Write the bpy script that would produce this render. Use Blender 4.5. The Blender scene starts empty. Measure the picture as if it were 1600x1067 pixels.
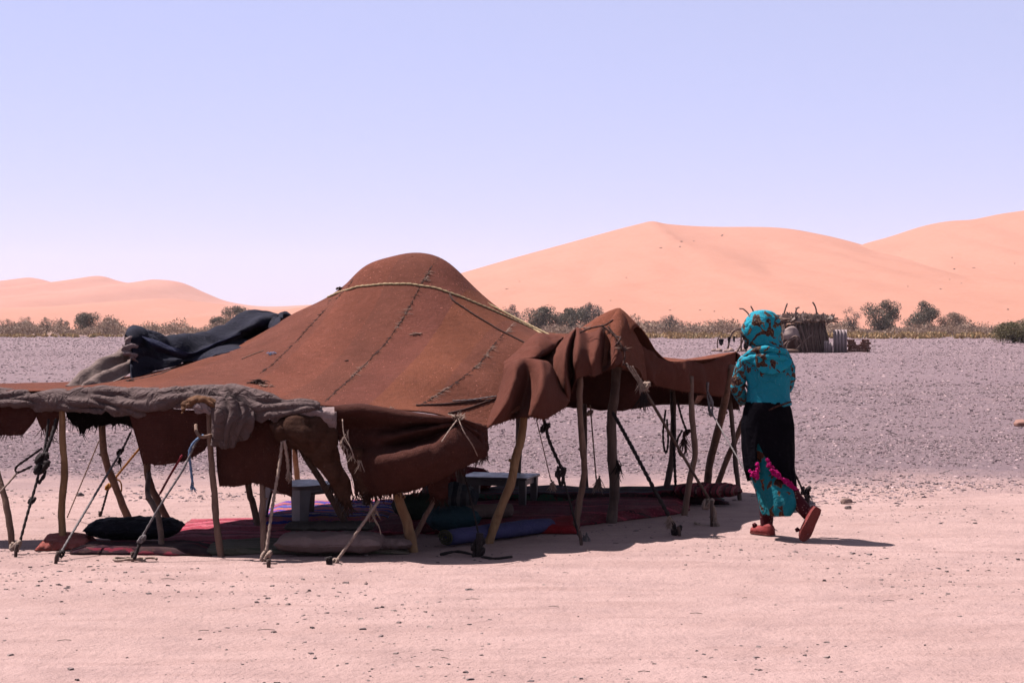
import bpy, bmesh, math, random
import numpy as np
from mathutils import Vector, Matrix, noise as mnoise
from mathutils.bvhtree import BVHTree

scene = bpy.context.scene
R = math.radians
random.seed(7)
rng = np.random.default_rng(7)

# ------------------------------------------------------------------ camera
F, H, CX, HY = 2800.0, 1.56, 800.0, 505.0      # focal length and horizon of the picture, camera height
cam_d = bpy.data.cameras.new('camera')
cam = bpy.data.objects.new('camera', cam_d)
scene.collection.objects.link(cam)
cam.location = (0, 0, H)
cam.rotation_euler = (R(90), 0, 0)
cam_d.sensor_width = 36.0
cam_d.lens = 36.0 * F / 1600.0
cam_d.shift_y = -(533.5 - HY) / 1600.0
cam_d.clip_start = 0.1
cam_d.clip_end = 20000
scene.camera = cam

# ------------------------------------------------------------------ sky, sun, exposure
SUN = Vector((-0.42, 0.225, 0.885)).normalized()      # towards the sun: left and beyond the tent
world = bpy.data.worlds.new('World')
scene.world = world
world.use_nodes = True
wn, wl = world.node_tree.nodes, world.node_tree.links
wn.clear()
sky = wn.new('ShaderNodeTexSky')
sky.sky_type = 'NISHITA'
sky.sun_disc = False
sky.sun_elevation = math.asin(SUN.z)
sky.sun_rotation = math.atan2(SUN.x, SUN.y)
sky.altitude = 700
sky.air_density = 1.0
sky.dust_density = 0.3
sky.ozone_density = 1.3
tint = wn.new('ShaderNodeMix'); tint.data_type = 'RGBA'; tint.blend_type = 'MULTIPLY'
tint.inputs[0].default_value = 1.0
tint.inputs[7].default_value = (0.35, 0.26, 0.58, 1)          # camera white balance of the photograph
veil = wn.new('ShaderNodeMix'); veil.data_type = 'RGBA'; veil.blend_type = 'ADD'
veil.inputs[0].default_value = 1.0
veil.inputs[7].default_value = (2.62, 2.80, 2.55, 1)          # even dust veil over the whole sky
bg = wn.new('ShaderNodeBackground'); bg.inputs[1].default_value = 0.05
wo = wn.new('ShaderNodeOutputWorld')
wl.new(sky.outputs[0], tint.inputs[6]); wl.new(tint.outputs[2], veil.inputs[6]); wl.new(veil.outputs[2], bg.inputs[0]); wl.new(bg.outputs[0], wo.inputs[0])

sun_d = bpy.data.lights.new('sun', 'SUN')
sun_d.energy = 5.0
sun_d.angle = R(0.53)
sun_d.color = (1.0, 0.925, 0.905)
sun = bpy.data.objects.new('sun', sun_d)
scene.collection.objects.link(sun)
sun.rotation_euler = SUN.to_track_quat('Z', 'Y').to_euler()
sun.location = (-30, 20, 60)

scene.view_settings.view_transform = 'Standard'
scene.view_settings.look = 'None'
scene.view_settings.exposure = 1.6
scene.view_settings.gamma = 1.0
scene.view_settings.use_curve_mapping = False
scene.render.engine = 'CYCLES'
scene.cycles.use_denoising = True
scene.cycles.max_bounces = 6
scene.cycles.volume_bounces = 1
scene.cycles.transparent_max_bounces = 8

# ------------------------------------------------------------------ helpers
def W(px, py, Y):
    """a point seen at picture position px, py and standing Y metres away"""
    return Vector(((px - CX) * Y / F, Y, H - (py - HY) * Y / F))
def groundY(py): return H * F / (py - HY)
def G(px, py):
    Y = groundY(py); return Vector(((px - CX) * Y / F, Y, 0.0))
def lin(r, g, b):
    f = lambda c: (c / 12.92 if c <= 0.04045 else ((c + 0.055) / 1.055) ** 2.4)
    return (f(r / 255), f(g / 255), f(b / 255))
def n3(x, y, z=0.0): return mnoise.noise(Vector((x, y, z)))
def fbm(x, y, z=0.0, o=4):
    s, a, t = 0.0, 1.0, 0.0
    for i in range(o):
        s += a * n3(x, y, z + i * 7.3); t += a
        x *= 2.03; y *= 2.03; z *= 2.03; a *= 0.5
    return s / t

BASE = {}      # object name -> world position of its origin
def link(o, parent=None, base=(0, 0, 0)):
    scene.collection.objects.link(o)
    base = Vector(base)
    if parent is not None:
        o.parent = parent
        o.location = base - BASE[parent.name]
    else:
        o.location = base
    BASE[o.name] = base
    return o
def tag(o, label=None, cat=None, group=None, kind=None):
    if label: o['label'] = label
    if cat: o['category'] = cat
    if group: o['group'] = group
    if kind: o['kind'] = kind
    return o
def thing(name, base, label, cat, group=None):
    o = bpy.data.objects.new(name, None)
    o.empty_display_size = 0.2
    link(o, None, base)
    return tag(o, label, cat, group)
def mesh(name, vf, mat, parent=None, base=None, smooth=True, subs=0, solid=0.0, off=0.0):
    """ONE mesh object from world-space vertices and faces"""
    v, f = vf
    v = np.asarray([tuple(p) for p in v], dtype=float).reshape(-1, 3) if not isinstance(v, np.ndarray) else v
    if base is None:
        base = (float(v[:, 0].mean()), float(v[:, 1].mean()), float(v[:, 2].min())) if len(v) else (0, 0, 0)
        if parent is not None: base = BASE[parent.name]
    me = bpy.data.meshes.new(name)
    me.from_pydata((v - np.array(base)).tolist(), [], f if isinstance(f, list) else f.tolist())
    me.update()
    if smooth: me.shade_smooth()
    if mat: me.materials.append(mat)
    o = bpy.data.objects.new(name, me)
    link(o, parent, base)
    if solid:
        m = o.modifiers.new('thickness', 'SOLIDIFY'); m.thickness = solid; m.offset = off
    if subs:
        m = o.modifiers.new('smooth', 'SUBSURF'); m.levels = subs; m.render_levels = subs
    return o
def join(parts):
    V, Fc, k = [], [], 0
    for v, f in parts:
        V.extend([tuple(p) for p in v])
        Fc.extend([tuple(i + k for i in q) for q in f]); k += len(v)
    return V, Fc
def catmull(pts, n, closed=False):
    """points along a smooth curve through pts, n steps per span"""
    P = [np.array(p, float) for p in pts]; m = len(P); out = []
    spans = m if closed else m - 1
    for i in range(spans):
        if closed: a, b, c, d = P[(i - 1) % m], P[i], P[(i + 1) % m], P[(i + 2) % m]
        else:
            b, c = P[i], P[i + 1]
            a = P[i - 1] if i > 0 else 2 * b - c
            d = P[i + 2] if i + 2 < m else 2 * c - b
        for k in range(n):
            t = k / n
            out.append(0.5 * (2 * b + (c - a) * t + (2 * a - 5 * b + 4 * c - d) * t * t + (3 * b - a - 3 * c + d) * t ** 3))
    if not closed: out.append(P[-1])
    return out
def tube(path, rad, ns=8, cap=True, twist=0.0, lobes=0.0, rough=0.0, seed=0.0, nl=2):
    """a swept tube; rad is a number or one per path point; lobes/twist make laid rope strands"""
    P = [Vector(p) for p in path]; n = len(P)
    rr = rad if hasattr(rad, '__len__') else [rad] * n
    T = []
    for i in range(n):
        d = P[min(i + 1, n - 1)] - P[max(i - 1, 0)]
        T.append(d.normalized() if d.length > 1e-9 else Vector((0, 0, 1)))
    up = Vector((0, 0, 1)) if abs(T[0].z) < 0.9 else Vector((1, 0, 0))
    N = (up - T[0] * up.dot(T[0])).normalized()
    V, Fc, s = [], [], 0.0
    for i in range(n):
        if i: 
            s += (P[i] - P[i - 1]).length
            N = (N - T[i] * N.dot(T[i]))
            N = N.normalized() if N.length > 1e-6 else T[i].orthogonal().normalized()
        B = T[i].cross(N)
        for k in range(ns):
            a = 2 * math.pi * k / ns
            r = rr[i]
            if lobes: r *= 1 + lobes * math.cos(nl * (a - twist * s))
            if rough: r *= 1 + rough * n3(math.cos(a) * 1.3 + seed, math.sin(a) * 1.3 - seed, s * 9 + seed)
            V.append(P[i] + (N * math.cos(a) + B * math.sin(a)) * r)
    for i in range(n - 1):
        for k in range(ns):
            k2 = (k + 1) % ns
            Fc.append((i * ns + k, i * ns + k2, (i + 1) * ns + k2, (i + 1) * ns + k))
    if cap:
        Fc.append(tuple(range(ns))[::-1]); Fc.append(tuple((n - 1) * ns + k for k in range(ns)))
    return V, Fc
def resample(path, step):
    P = [np.array(p, float) for p in path]
    d = [0.0]
    for a, b in zip(P, P[1:]): d.append(d[-1] + float(np.linalg.norm(b - a)))
    n = max(2, int(d[-1] / step) + 1); out = []; j = 0
    for i in range(n):
        t = d[-1] * i / (n - 1)
        while j < len(P) - 2 and d[j + 1] < t: j += 1
        u = (t - d[j]) / max(1e-9, d[j + 1] - d[j])
        out.append(P[j] * (1 - u) + P[j + 1] * u)
    return out
def box(c, s, rz=0.0, rx=0.0, taper=1.0, jit=0.0):
    m = Matrix.Rotation(rz, 3, 'Z') @ Matrix.Rotation(rx, 3, 'X'); V = []
    for z in (-1, 1):
        k = taper if z > 0 else 1.0
        for x, y in ((-1, -1), (1, -1), (1, 1), (-1, 1)):
            V.append(Vector(c) + m @ Vector((x * s[0] / 2 * k + random.uniform(-jit, jit), y * s[1] / 2 * k + random.uniform(-jit, jit), z * s[2] / 2 + random.uniform(-jit, jit))))
    return V, [(3, 2, 1, 0), (4, 5, 6, 7), (0, 1, 5, 4), (1, 2, 6, 5), (2, 3, 7, 6), (3, 0, 4, 7)]
def bevel(o, w=0.01, seg=2):
    m = o.modifiers.new('bevel', 'BEVEL'); m.width = w; m.segments = seg; m.limit_method = 'ANGLE'
    return o
def loft(rings, ns=40, cap0=True, cap1=True, fold=None):
    """rings: (centre, half width, half depth, yaw); fold(angle, t) scales the radius"""
    V, Fc, n = [], [], len(rings)
    for i, (c, rx, ry, yaw) in enumerate(rings):
        for k in range(ns):
            a = 2 * math.pi * k / ns
            s = fold(a, i / (n - 1)) if fold else 1.0
            x, y = math.cos(a) * rx * s, math.sin(a) * ry * s
            V.append((c[0] + x * math.cos(yaw) - y * math.sin(yaw), c[1] + x * math.sin(yaw) + y * math.cos(yaw), c[2]))
    for i in range(n - 1):
        for k in range(ns):
            k2 = (k + 1) % ns
            Fc.append((i * ns + k, i * ns + k2, (i + 1) * ns + k2, (i + 1) * ns + k))
    if cap0: Fc.append(tuple(range(ns))[::-1])
    if cap1: Fc.append(tuple((n - 1) * ns + k for k in range(ns)))
    return V, Fc
def patch(rows, sub=8, subv=None, amp=0.0, freq=3.0, seed=0.0, rag=0.0, fold=None, world=False, stretch=(1, 1, 1), crease=None, pin=0.0):
    """a smooth cloth sheet through a grid of control points (picture x, y, distance)"""
    subv = subv or sub
    grid = [[np.array(p if world else W(*p), float) for p in r] for r in rows]
    R1 = [catmull(r, sub) for r in grid]                         # along
    cols = [catmull([r[j] for r in R1], subv) for j in range(len(R1[0]))]   # down
    nu, nv = len(cols), len(cols[0])
    A = np.array(cols)                                            # nu, nv, 3
    if rag:
        # uneven lower edge: pull the last rows up by noise
        for j in range(nu):
            k = rag * (0.5 + 0.9 * n3(j * 0.37 + seed, seed) + 0.7 * n3(j * 1.7 + seed, seed + 5))
            k = max(0.0, k)
            col = A[j].copy()
            t = np.linspace(0, 1, nv); tt = t * (1 - k * t ** 3)
            for c in range(3): A[j][:, c] = np.interp(tt, t, col[:, c])
    du = np.gradient(A, axis=0); dv = np.gradient(A, axis=1)
    N = np.cross(du, dv); L = np.linalg.norm(N, axis=2, keepdims=True); N = N / np.maximum(L, 1e-9)
    if amp or fold or crease:
        for j in range(nu):
            for i in range(nv):
                p = A[j, i]; d = 0.0
                if amp:
                    q = (p[0] * freq * stretch[0] + seed, p[1] * freq * stretch[1], p[2] * freq * stretch[2])
                    d += amp * (n3(*q) + 0.5 * n3(q[0] * 2.3, q[1] * 2.3, q[2] * 2.3 + 4))
                if fold: d += fold(j / (nu - 1), i / (nv - 1))
                if crease:      # sharp pinched creases: amplitude, frequency per axis
                    ca, cf = crease
                    w = 1.2 * n3(p[0] * 2.1 + seed, p[1] * 2.1, p[2] * 2.1 + 3)
                    k = n3(p[0] * cf[0] + w + seed, p[1] * cf[1] + w, p[2] * cf[2] + w)
                    d += ca * ((1 - min(1, abs(k) * 2.6)) ** 2 - .25)
                if pin: d *= min(1.0, max(0.0, (i / (nv - 1) - pin) / .12))
                A[j, i] = p + N[j, i] * d
    V = [tuple(A[j, i]) for j in range(nu) for i in range(nv)]
    Fc = [(j * nv + i, j * nv + i + 1, (j + 1) * nv + i + 1, (j + 1) * nv + i) for j in range(nu - 1) for i in range(nv - 1)]
    patch.grid = A
    return V, Fc
def threads(points, length, n, seed=0, down=1.0, w=0.003):
    """loose yarn ends hanging from a torn edge"""
    rnd = random.Random(seed); V, Fc = [], []
    for _ in range(n):
        i = rnd.randrange(len(points) - 1); t = rnd.random()
        p = Vector(points[i]).lerp(Vector(points[i + 1]), t)
        L = length * rnd.uniform(0.3, 1.2)
        d = Vector((rnd.uniform(-.5, .5), rnd.uniform(-.5, .3), -down * rnd.uniform(.5, 1.2))).normalized()
        b = Vector((rnd.uniform(-.5, .5), rnd.uniform(-.5, .5), rnd.uniform(-.3, .3)))
        pts = [p + d * (L * s) + b * (L * .5 * s * s) for s in (-.15, .35, .7, 1.0)]
        k = len(V); ww = w * rnd.uniform(.6, 1.3)
        v, f = tube(pts, [ww, ww, ww * .8, ww * .4], 3, cap=False)
        V += v; Fc += [tuple(a + k for a in q) for q in f]
    return V, Fc
# ------------------------------------------------------------------ materials
ALB = 0.41      # one overall reflectance for the colours below
class M:
    def __init__(s, name):
        s.m = bpy.data.materials.new(name); s.m.use_nodes = True
        s.t = s.m.node_tree; s.n = s.t.nodes; s.l = s.t.links
        s.b = s.n['Principled BSDF']; s.b.inputs['Specular IOR Level'].default_value = 0.2
        s.co = s.n.new('ShaderNodeTexCoord').outputs['Object']
    def mapv(s, sc=(1, 1, 1), rot=(0, 0, 0), src=None):
        n = s.n.new('ShaderNodeMapping'); n.inputs['Scale'].default_value = sc; n.inputs['Rotation'].default_value = rot
        s.l.new(src or s.co, n.inputs['Vector']); return n.outputs[0]
    def noise(s, scale, detail=4, rough=0.55, vec=None, dist=0.0):
        n = s.n.new('ShaderNodeTexNoise'); n.inputs['Scale'].default_value = scale; n.inputs['Detail'].default_value = detail
        n.inputs['Roughness'].default_value = rough; n.inputs['Distortion'].default_value = dist
        s.l.new(vec or s.co, n.inputs['Vector']); return n.outputs[0]
    def vor(s, scale, feat='F1', vec=None, out=0):
        n = s.n.new('ShaderNodeTexVoronoi'); n.feature = feat; n.inputs['Scale'].default_value = scale
        s.l.new(vec or s.co, n.inputs['Vector']); return n.outputs[out]
    def wave(s, scale, dist=1.0, axis='Z', vec=None, dscale=2.0, prof='SIN'):
        n = s.n.new('ShaderNodeTexWave'); n.bands_direction = axis; n.wave_profile = prof
        n.inputs['Scale'].default_value = scale; n.inputs['Distortion'].default_value = dist; n.inputs['Detail Scale'].default_value = dscale
        s.l.new(vec or s.co, n.inputs['Vector']); return n.outputs['Fac']
    def ramp(s, fac, stops, interp='LINEAR'):
        n = s.n.new('ShaderNodeValToRGB'); n.color_ramp.interpolation = interp; e = n.color_ramp.elements
        while len(e) < len(stops): e.new(0.5)
        for x, (p, c) in zip(e, stops):
            x.position = p; x.color = (*c, 1) if len(c) == 3 else c
        s.l.new(fac, n.inputs[0]); return n.outputs[0]
    def step(s, fac, a, b):
        n = s.n.new('ShaderNodeMapRange'); n.inputs['From Min'].default_value = a; n.inputs['From Max'].default_value = b
        s.l.new(fac, n.inputs['Value']); return n.outputs[0]
    def mix(s, fac, a, b, blend='MIX'):
        n = s.n.new('ShaderNodeMix'); n.data_type = 'RGBA'; n.blend_type = blend
        for k, v in ((0, fac), (6, a), (7, b)):
            if isinstance(v, (int, float)): n.inputs[k].default_value = v
            elif isinstance(v, tuple): n.inputs[k].default_value = (*v, 1) if len(v) == 3 else v
            else: s.l.new(v, n.inputs[k])
        return n.outputs[2]
    def math(s, op, a, b=0.0):
        n = s.n.new('ShaderNodeMath'); n.operation = op
        for k, v in ((0, a), (1, b)):
            if isinstance(v, (int, float)): n.inputs[k].default_value = v
            else: s.l.new(v, n.inputs[k])
        return n.outputs[0]
    def sep(s, src=None):
        n = s.n.new('ShaderNodeSeparateXYZ'); s.l.new(src or s.co, n.inputs[0]); return n.outputs
    def island(s):
        return s.n.new('ShaderNodeNewGeometry').outputs['Random Per Island']
    def pos(s): return s.n.new('ShaderNodeNewGeometry').outputs['Position']
    def done(s, col, rough=0.9, bumps=(), sheen=0.0, spec=None, trans=0.0):
        if isinstance(col, tuple): col = tuple(c * ALB for c in col); s.b.inputs['Base Color'].default_value = (*col, 1)
        else: col = s.mix(1.0, col, (ALB, ALB, ALB), 'MULTIPLY'); s.l.new(col, s.b.inputs['Base Color'])
        if isinstance(rough, (int, float)): s.b.inputs['Roughness'].default_value = rough
        else: s.l.new(rough, s.b.inputs['Roughness'])
        if spec is not None: s.b.inputs['Specular IOR Level'].default_value = spec
        last = None
        for h, dist in bumps:
            n = s.n.new('ShaderNodeBump'); n.inputs['Distance'].default_value = dist; n.inputs['Strength'].default_value = 1.0
            s.l.new(h, n.inputs['Height'])
            if last: s.l.new(last, n.inputs['Normal'])
            last = n.outputs[0]
        if last: s.l.new(last, s.b.inputs['Normal'])
        if trans:
            t = s.n.new('ShaderNodeBsdfTranslucent'); mx = s.n.new('ShaderNodeMixShader'); mx.inputs[0].default_value = trans
            if isinstance(col, tuple): t.inputs[0].default_value = (*col, 1)
            else: s.l.new(col, t.inputs[0])
            s.l.new(s.b.outputs[0], mx.inputs[1]); s.l.new(t.outputs[0], mx.inputs[2])
            s.l.new(mx.outputs[0], s.n['Material Output'].inputs[0])
        return s.m

def wool(name, c, var=0.25, dust=0.25, dustc=(0.42, 0.24, 0.17), rib=1.0, rot=(0, 0, 0), spk=0.5, trans=0.0, strips=None):
    """coarse hand-woven hair cloth: ribbed weft, faded blotches, dust and lint"""
    m = M(name)
    big = m.noise(2.2, 5, 0.6); mid = m.noise(14, 4, 0.6); v = m.mapv((14, 14, 420), rot)
    fib = m.noise(1.0, 3, 0.6, v)
    base = m.mix(m.step(big, 0.3, 0.7), tuple(x * (1 - var) for x in c), tuple(min(1, x * (1 + var)) for x in c))
    base = m.mix(m.math('MULTIPLY', m.step(fib, 0.35, 0.75), 0.45), base, tuple(x * 0.55 for x in c))
    base = m.mix(m.math('MULTIPLY', m.step(mid, 0.5, 0.85), dust), base, dustc)
    if strips:      # sewn strips, each of its own age and dye
        o = m.sep(); q = m.math('SUBTRACT', o[0], m.math('MULTIPLY', o[1], 0.3))
        q = m.math('ADD', q, m.math('MULTIPLY', m.math('SUBTRACT', m.noise(3, 2), 0.5), 0.03))
        base = m.mix(1.0, base, m.ramp(m.step(q, -5.0, 3.0), [((b + 5.0) / 8.0, t) for b, t in strips], 'CONSTANT'), 'MULTIPLY')
    patchy = m.noise(26, 5, 0.7)
    base = m.mix(m.math('MULTIPLY', m.step(patchy, 0.42, 0.68), 0.40), base, tuple(x * 0.62 for x in c))
    rib_c = m.wave(24 * rib, 3.0, 'Z', m.mapv((1, 1, 1), rot), 2.0)
    base = m.mix(m.math('MULTIPLY', m.step(rib_c, 0.1, 0.9), 0.16), base, tuple(x * 0.5 for x in c))
    lint = m.math('MULTIPLY', m.step(m.noise(70, 2, 0.5), 0.66, 0.72), m.step(m.noise(3.0, 3, 0.6), 0.38, 0.6))
    base = m.mix(m.math('MULTIPLY', lint, spk), base, tuple(min(1, x * 1.6) for x in dustc))
    rv = m.wave(24 * rib, 3.0, 'Z', m.mapv((1, 1, 1), rot), 2.0)
    return m.done(base, 0.95, ((m.noise(120, 3, 0.7), 0.006), (rv, 0.0012), (patchy, 0.012)), spec=0.05, trans=trans)
def fabric(name, c, var=0.18, fine=260, rough=0.85, bump=0.002, sheen=0.05, streak=None, wrinkle=0.02, wrs=9.0):
    m = M(name)
    base = m.mix(m.step(m.noise(5, 5, 0.6), 0.3, 0.7), tuple(x * (1 - var) for x in c), tuple(min(1, x * (1 + var)) for x in c))
    if streak: base = m.mix(m.math('MULTIPLY', m.step(m.noise(22, 5, 0.65), 0.52, 0.75), 0.6), base, streak)
    base = m.mix(m.math('MULTIPLY', m.step(m.noise(fine, 2), 0.4, 0.7), 0.3), base, tuple(x * 0.6 for x in c))
    wr = m.math('ABSOLUTE', m.math('SUBTRACT', m.noise(wrs, 3, 0.5, None, 1.4), 0.5))
    return m.done(base, rough, ((m.noise(fine, 2), bump), (wr, wrinkle), (m.noise(12, 4), 0.006)), spec=0.08)
def wood(name, c, c2):
    m = M(name)
    v = m.mapv((30, 30, 2.5))
    g = m.noise(1.0, 5, 0.65, v, 0.6)
    base = m.mix(m.step(g, 0.35, 0.68), c2, c)
    base = m.mix(m.math('MULTIPLY', m.step(m.noise(7, 3), 0.55, 0.7), 0.55), base, tuple(x * 0.45 for x in c2))
    return m.done(base, 0.8, ((g, 0.008), (m.noise(60, 3), 0.003)))
def rope(name, c):
    m = M(name)
    base = m.mix(m.step(m.noise(60, 4, 0.7), 0.35, 0.7), tuple(x * 0.6 for x in c), tuple(min(1, x * 1.2) for x in c))
    return m.done(base, 0.9, ((m.noise(300, 2), 0.003),))
def rug(name, stops, scale, axis='X', fleck=(0.35, 0.1, 0.12), rot=0.0):
    """flat-woven rug: uneven bands with knotted flecks"""
    m = M(name)
    v = m.mapv((1, 1, 1), (0, 0, rot))
    x = m.sep(v)[0 if axis == 'X' else 1]
    w = m.math('ADD', m.math('MULTIPLY', x, scale), m.math('MULTIPLY', m.noise(7, 4, 0.65), 0.34))
    fr = m.math('FRACT', w)
    base = m.ramp(fr, stops, 'CONSTANT')
    d = m.vor(34, 'F1', m.mapv((1, 1, 0.1), (0, 0, rot + 0.785)))
    base = m.mix(m.math('MULTIPLY', m.math('LESS_THAN', d, 0.28), 0.75), base, fleck)
    base = m.mix(m.math('MULTIPLY', m.step(m.noise(6, 5), 0.45, 0.75), 0.35), base, (0.33, 0.22, 0.19))
    return m.done(base, 0.95, ((m.noise(160, 3, 0.7), 0.006), (m.wave(40, 1, 'X', v), 0.002)), sheen=0.1, spec=0.05)

BROWN = (0.150, 0.051, 0.031)
MAT = {}
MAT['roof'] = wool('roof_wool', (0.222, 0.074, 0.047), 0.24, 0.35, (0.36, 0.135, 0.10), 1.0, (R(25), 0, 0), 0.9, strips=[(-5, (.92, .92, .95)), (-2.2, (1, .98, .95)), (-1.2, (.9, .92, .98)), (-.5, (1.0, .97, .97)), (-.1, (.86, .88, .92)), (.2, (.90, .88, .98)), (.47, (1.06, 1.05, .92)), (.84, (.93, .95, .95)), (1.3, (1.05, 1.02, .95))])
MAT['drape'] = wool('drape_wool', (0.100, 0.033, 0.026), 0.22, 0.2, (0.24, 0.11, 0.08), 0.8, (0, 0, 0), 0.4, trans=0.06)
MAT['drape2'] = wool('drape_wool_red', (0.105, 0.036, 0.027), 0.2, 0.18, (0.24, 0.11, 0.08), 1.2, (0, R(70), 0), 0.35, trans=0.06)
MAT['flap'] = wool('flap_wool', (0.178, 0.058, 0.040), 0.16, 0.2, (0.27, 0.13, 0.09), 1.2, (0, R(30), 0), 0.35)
MAT['fur'] = wool('furry_wool', (0.10, 0.045, 0.030), 0.35, 0.35, (0.25, 0.13, 0.09), 0.4, (0, 0, 0), 0.5)
MAT['blackwool'] = wool('black_wool', (0.013, 0.008, 0.010), 0.3, 0.2, (0.06, 0.04, 0.04), 1.0, (0, 0, 0), 0.3)
MAT['navy'] = fabric('navy_blanket', (0.018, 0.018, 0.034), 0.3, 320, 0.9, 0.002, 0.12, (0.05, 0.045, 0.07))
MAT['navy2'] = fabric('navy_cotton', (0.030, 0.033, 0.075), 0.25, 320, 0.9, 0.002, 0, (0.06, 0.06, 0.11))
MAT['grey'] = fabric('grey_canvas', (0.150, 0.100, 0.095), 0.2, 420, 0.85, 0.0015, 0.04, (0.11, 0.07, 0.065), 0.07, 7.0)
MAT['taupe'] = fabric('taupe_blanket', (0.26, 0.185, 0.165), 0.2, 260, 0.9, 0.003, 0.08, (0.17, 0.115, 0.10))
MAT['pale'] = fabric('pale_cotton', (0.36, 0.255, 0.25), 0.15, 300, 0.85, 0.002, 0.0, (0.24, 0.15, 0.14), 0.05, 14.0)
MAT['ochre'] = fabric('ochre_lining', (0.20, 0.095, 0.05), 0.6, 160, 0.85, 0.003, 0.0, (0.16, 0.07, 0.04))
MAT['seam'] = rope('seam_yarn', (0.075, 0.026, 0.018))
MAT['seamlight'] = rope('seam_yarn_pale', (0.36, 0.22, 0.17))
MAT['pole'] = wood('pole_wood', (0.34, 0.20, 0.14), (0.20, 0.11, 0.08))
MAT['pole_y'] = wood('pole_wood_yellow', (0.50, 0.29, 0.14), (0.33, 0.17, 0.085))
MAT['pole_d'] = wood('pole_wood_dark', (0.20, 0.13, 0.10), (0.10, 0.06, 0.05))
MAT['rope_y'] = rope('rope_straw', (0.55, 0.40, 0.22))
MAT['rope_b'] = rope('rope_beige', (0.50, 0.35, 0.28))
MAT['rope_d'] = rope('rope_black', (0.035, 0.022, 0.022))
MAT['rope_g'] = rope('rope_grey', (0.26, 0.22, 0.22))
MAT['rope_blue'] = rope('rope_blue', (0.20, 0.30, 0.50))
MAT['rope_red'] = rope('rope_red', (0.42, 0.03, 0.06))
MAT['rope_o'] = rope('rope_orange', (0.55, 0.22, 0.03))
MAT['stake'] = wood('stake_wood', (0.16, 0.09, 0.07), (0.07, 0.04, 0.035))
MAT['shrub'] = None

def stone_mat(name, cols, spec=0.3):
    m = M(name)
    n = len(cols)
    base = m.ramp(m.island(), [(i / n, c) for i, c in enumerate(cols)], 'CONSTANT')
    base = m.mix(m.math('MULTIPLY', m.step(m.noise(40, 3), 0.35, 0.75), 0.35), base, (0.36, 0.22, 0.21))
    return m.done(base, 0.8, ((m.noise(90, 3), 0.004),), spec=spec)
MAT['gravel'] = stone_mat('gravel_stone', [(0.12, 0.08, 0.088), (0.26, 0.18, 0.195), (0.34, 0.24, 0.25), (0.17, 0.118, 0.126), (0.44, 0.315, 0.315), (0.10, 0.06, 0.065), (0.35, 0.215, 0.235), (0.68, 0.47, 0.46)])
MAT['pebble'] = stone_mat('pebble_stone', [(0.17, 0.12, 0.11), (0.28, 0.20, 0.18), (0.10, 0.07, 0.07), (0.36, 0.26, 0.23), (0.22, 0.15, 0.14)])
def ground_mat():
    m = M('desert_ground')
    p = m.pos(); xyz = m.sep(p)
    flat = m.mapv((1, 1, 0), src=p)
    broad = m.noise(0.35, 5, 0.6, flat); mid = m.noise(2.2, 6, 0.62, flat); fine = m.noise(26, 5, 0.7, flat)
    streak = m.noise(1.0, 5, 0.65, m.mapv((0.9, 4.0, 0), (0, 0, 0.2), src=p), 0.6)
    sand = m.mix(m.step(broad, 0.3, 0.7), (0.535, 0.350, 0.313), (0.615, 0.412, 0.376))
    sand = m.mix(m.math('MULTIPLY', m.step(streak, 0.45, 0.72), 0.65), sand, (0.415, 0.255, 0.225))
    sand = m.mix(m.math('MULTIPLY', m.step(mid, 0.48, 0.72), 0.75), sand, (0.44, 0.285, 0.262))
    grit = m.step(m.noise(75, 3, 0.7, flat), 0.56, 0.70)
    gm = m.math('MULTIPLY', grit, m.step(m.noise(1.1, 4, 0.6, flat), 0.40, 0.68))
    sand = m.mix(m.math('MULTIPLY', gm, 0.75), sand, (0.26, 0.155, 0.155))
    gp = m.math('MULTIPLY', m.step(m.noise(38, 4, 0.75, flat), 0.55, 0.66), m.step(m.noise(0.9, 5, 0.65, m.mapv((0.5, 1.3, 0), src=p)), 0.46, 0.66))
    sand = m.mix(m.math('MULTIPLY', gp, 0.7), sand, (0.30, 0.185, 0.19))
    # stony plain beyond the swept camp floor
    grav = m.mix(m.step(m.noise(0.05, 5, 0.6, flat), 0.3, 0.7), (0.300, 0.208, 0.226), (0.365, 0.258, 0.275))
    g1 = m.vor(22, 'F1', flat); g2 = m.noise(9, 6, 0.75, flat)
    grav = m.mix(m.math('MULTIPLY', m.step(g2, 0.42, 0.62), 0.7), grav, (0.21, 0.138, 0.152))
    grav = m.mix(m.math('MULTIPLY', m.step(m.noise(0.6, 5, 0.7, m.mapv((0.35, 1.2, 0), src=p)), 0.56, 0.74), 0.55), grav, (0.46, 0.285, 0.275))
    grav = m.mix(m.math('MULTIPLY', m.step(m.noise(30, 3, 0.7, flat), 0.62, 0.72), 0.5), grav, (0.52, 0.35, 0.36))
    edge = m.math('ADD', xyz[1], m.math('MULTIPLY', m.math('SUBTRACT', m.noise(0.8, 6, 0.7, flat), 0.5), 5.0))
    w = m.step(edge, 16.6, 19.2)
    # dry sand again under the scrub belt
    w2 = m.step(m.math('ADD', xyz[1], m.math('MULTIPLY', m.math('SUBTRACT', m.noise(0.02, 5, 0.7, flat), 0.5), 40.0)), 205, 235)
    col = m.mix(w, sand, grav)
    col = m.mix(w2, col, m.mix(m.step(m.noise(0.15, 4, 0.6, flat), 0.4, 0.6), (0.44, 0.28, 0.22), (0.52, 0.32, 0.25)))
    hh = m.math('ADD', m.math('MULTIPLY', m.noise(6, 6, 0.65, flat), 0.042), m.math('MULTIPLY', fine, 0.022))
    hh = m.math('ADD', hh, m.math('MULTIPLY', m.math('MULTIPLY', g2, w), 0.06))
    return m.done(col, 0.95, ((hh, 1.0),), spec=0.1)
MAT['ground'] = ground_mat()
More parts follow.
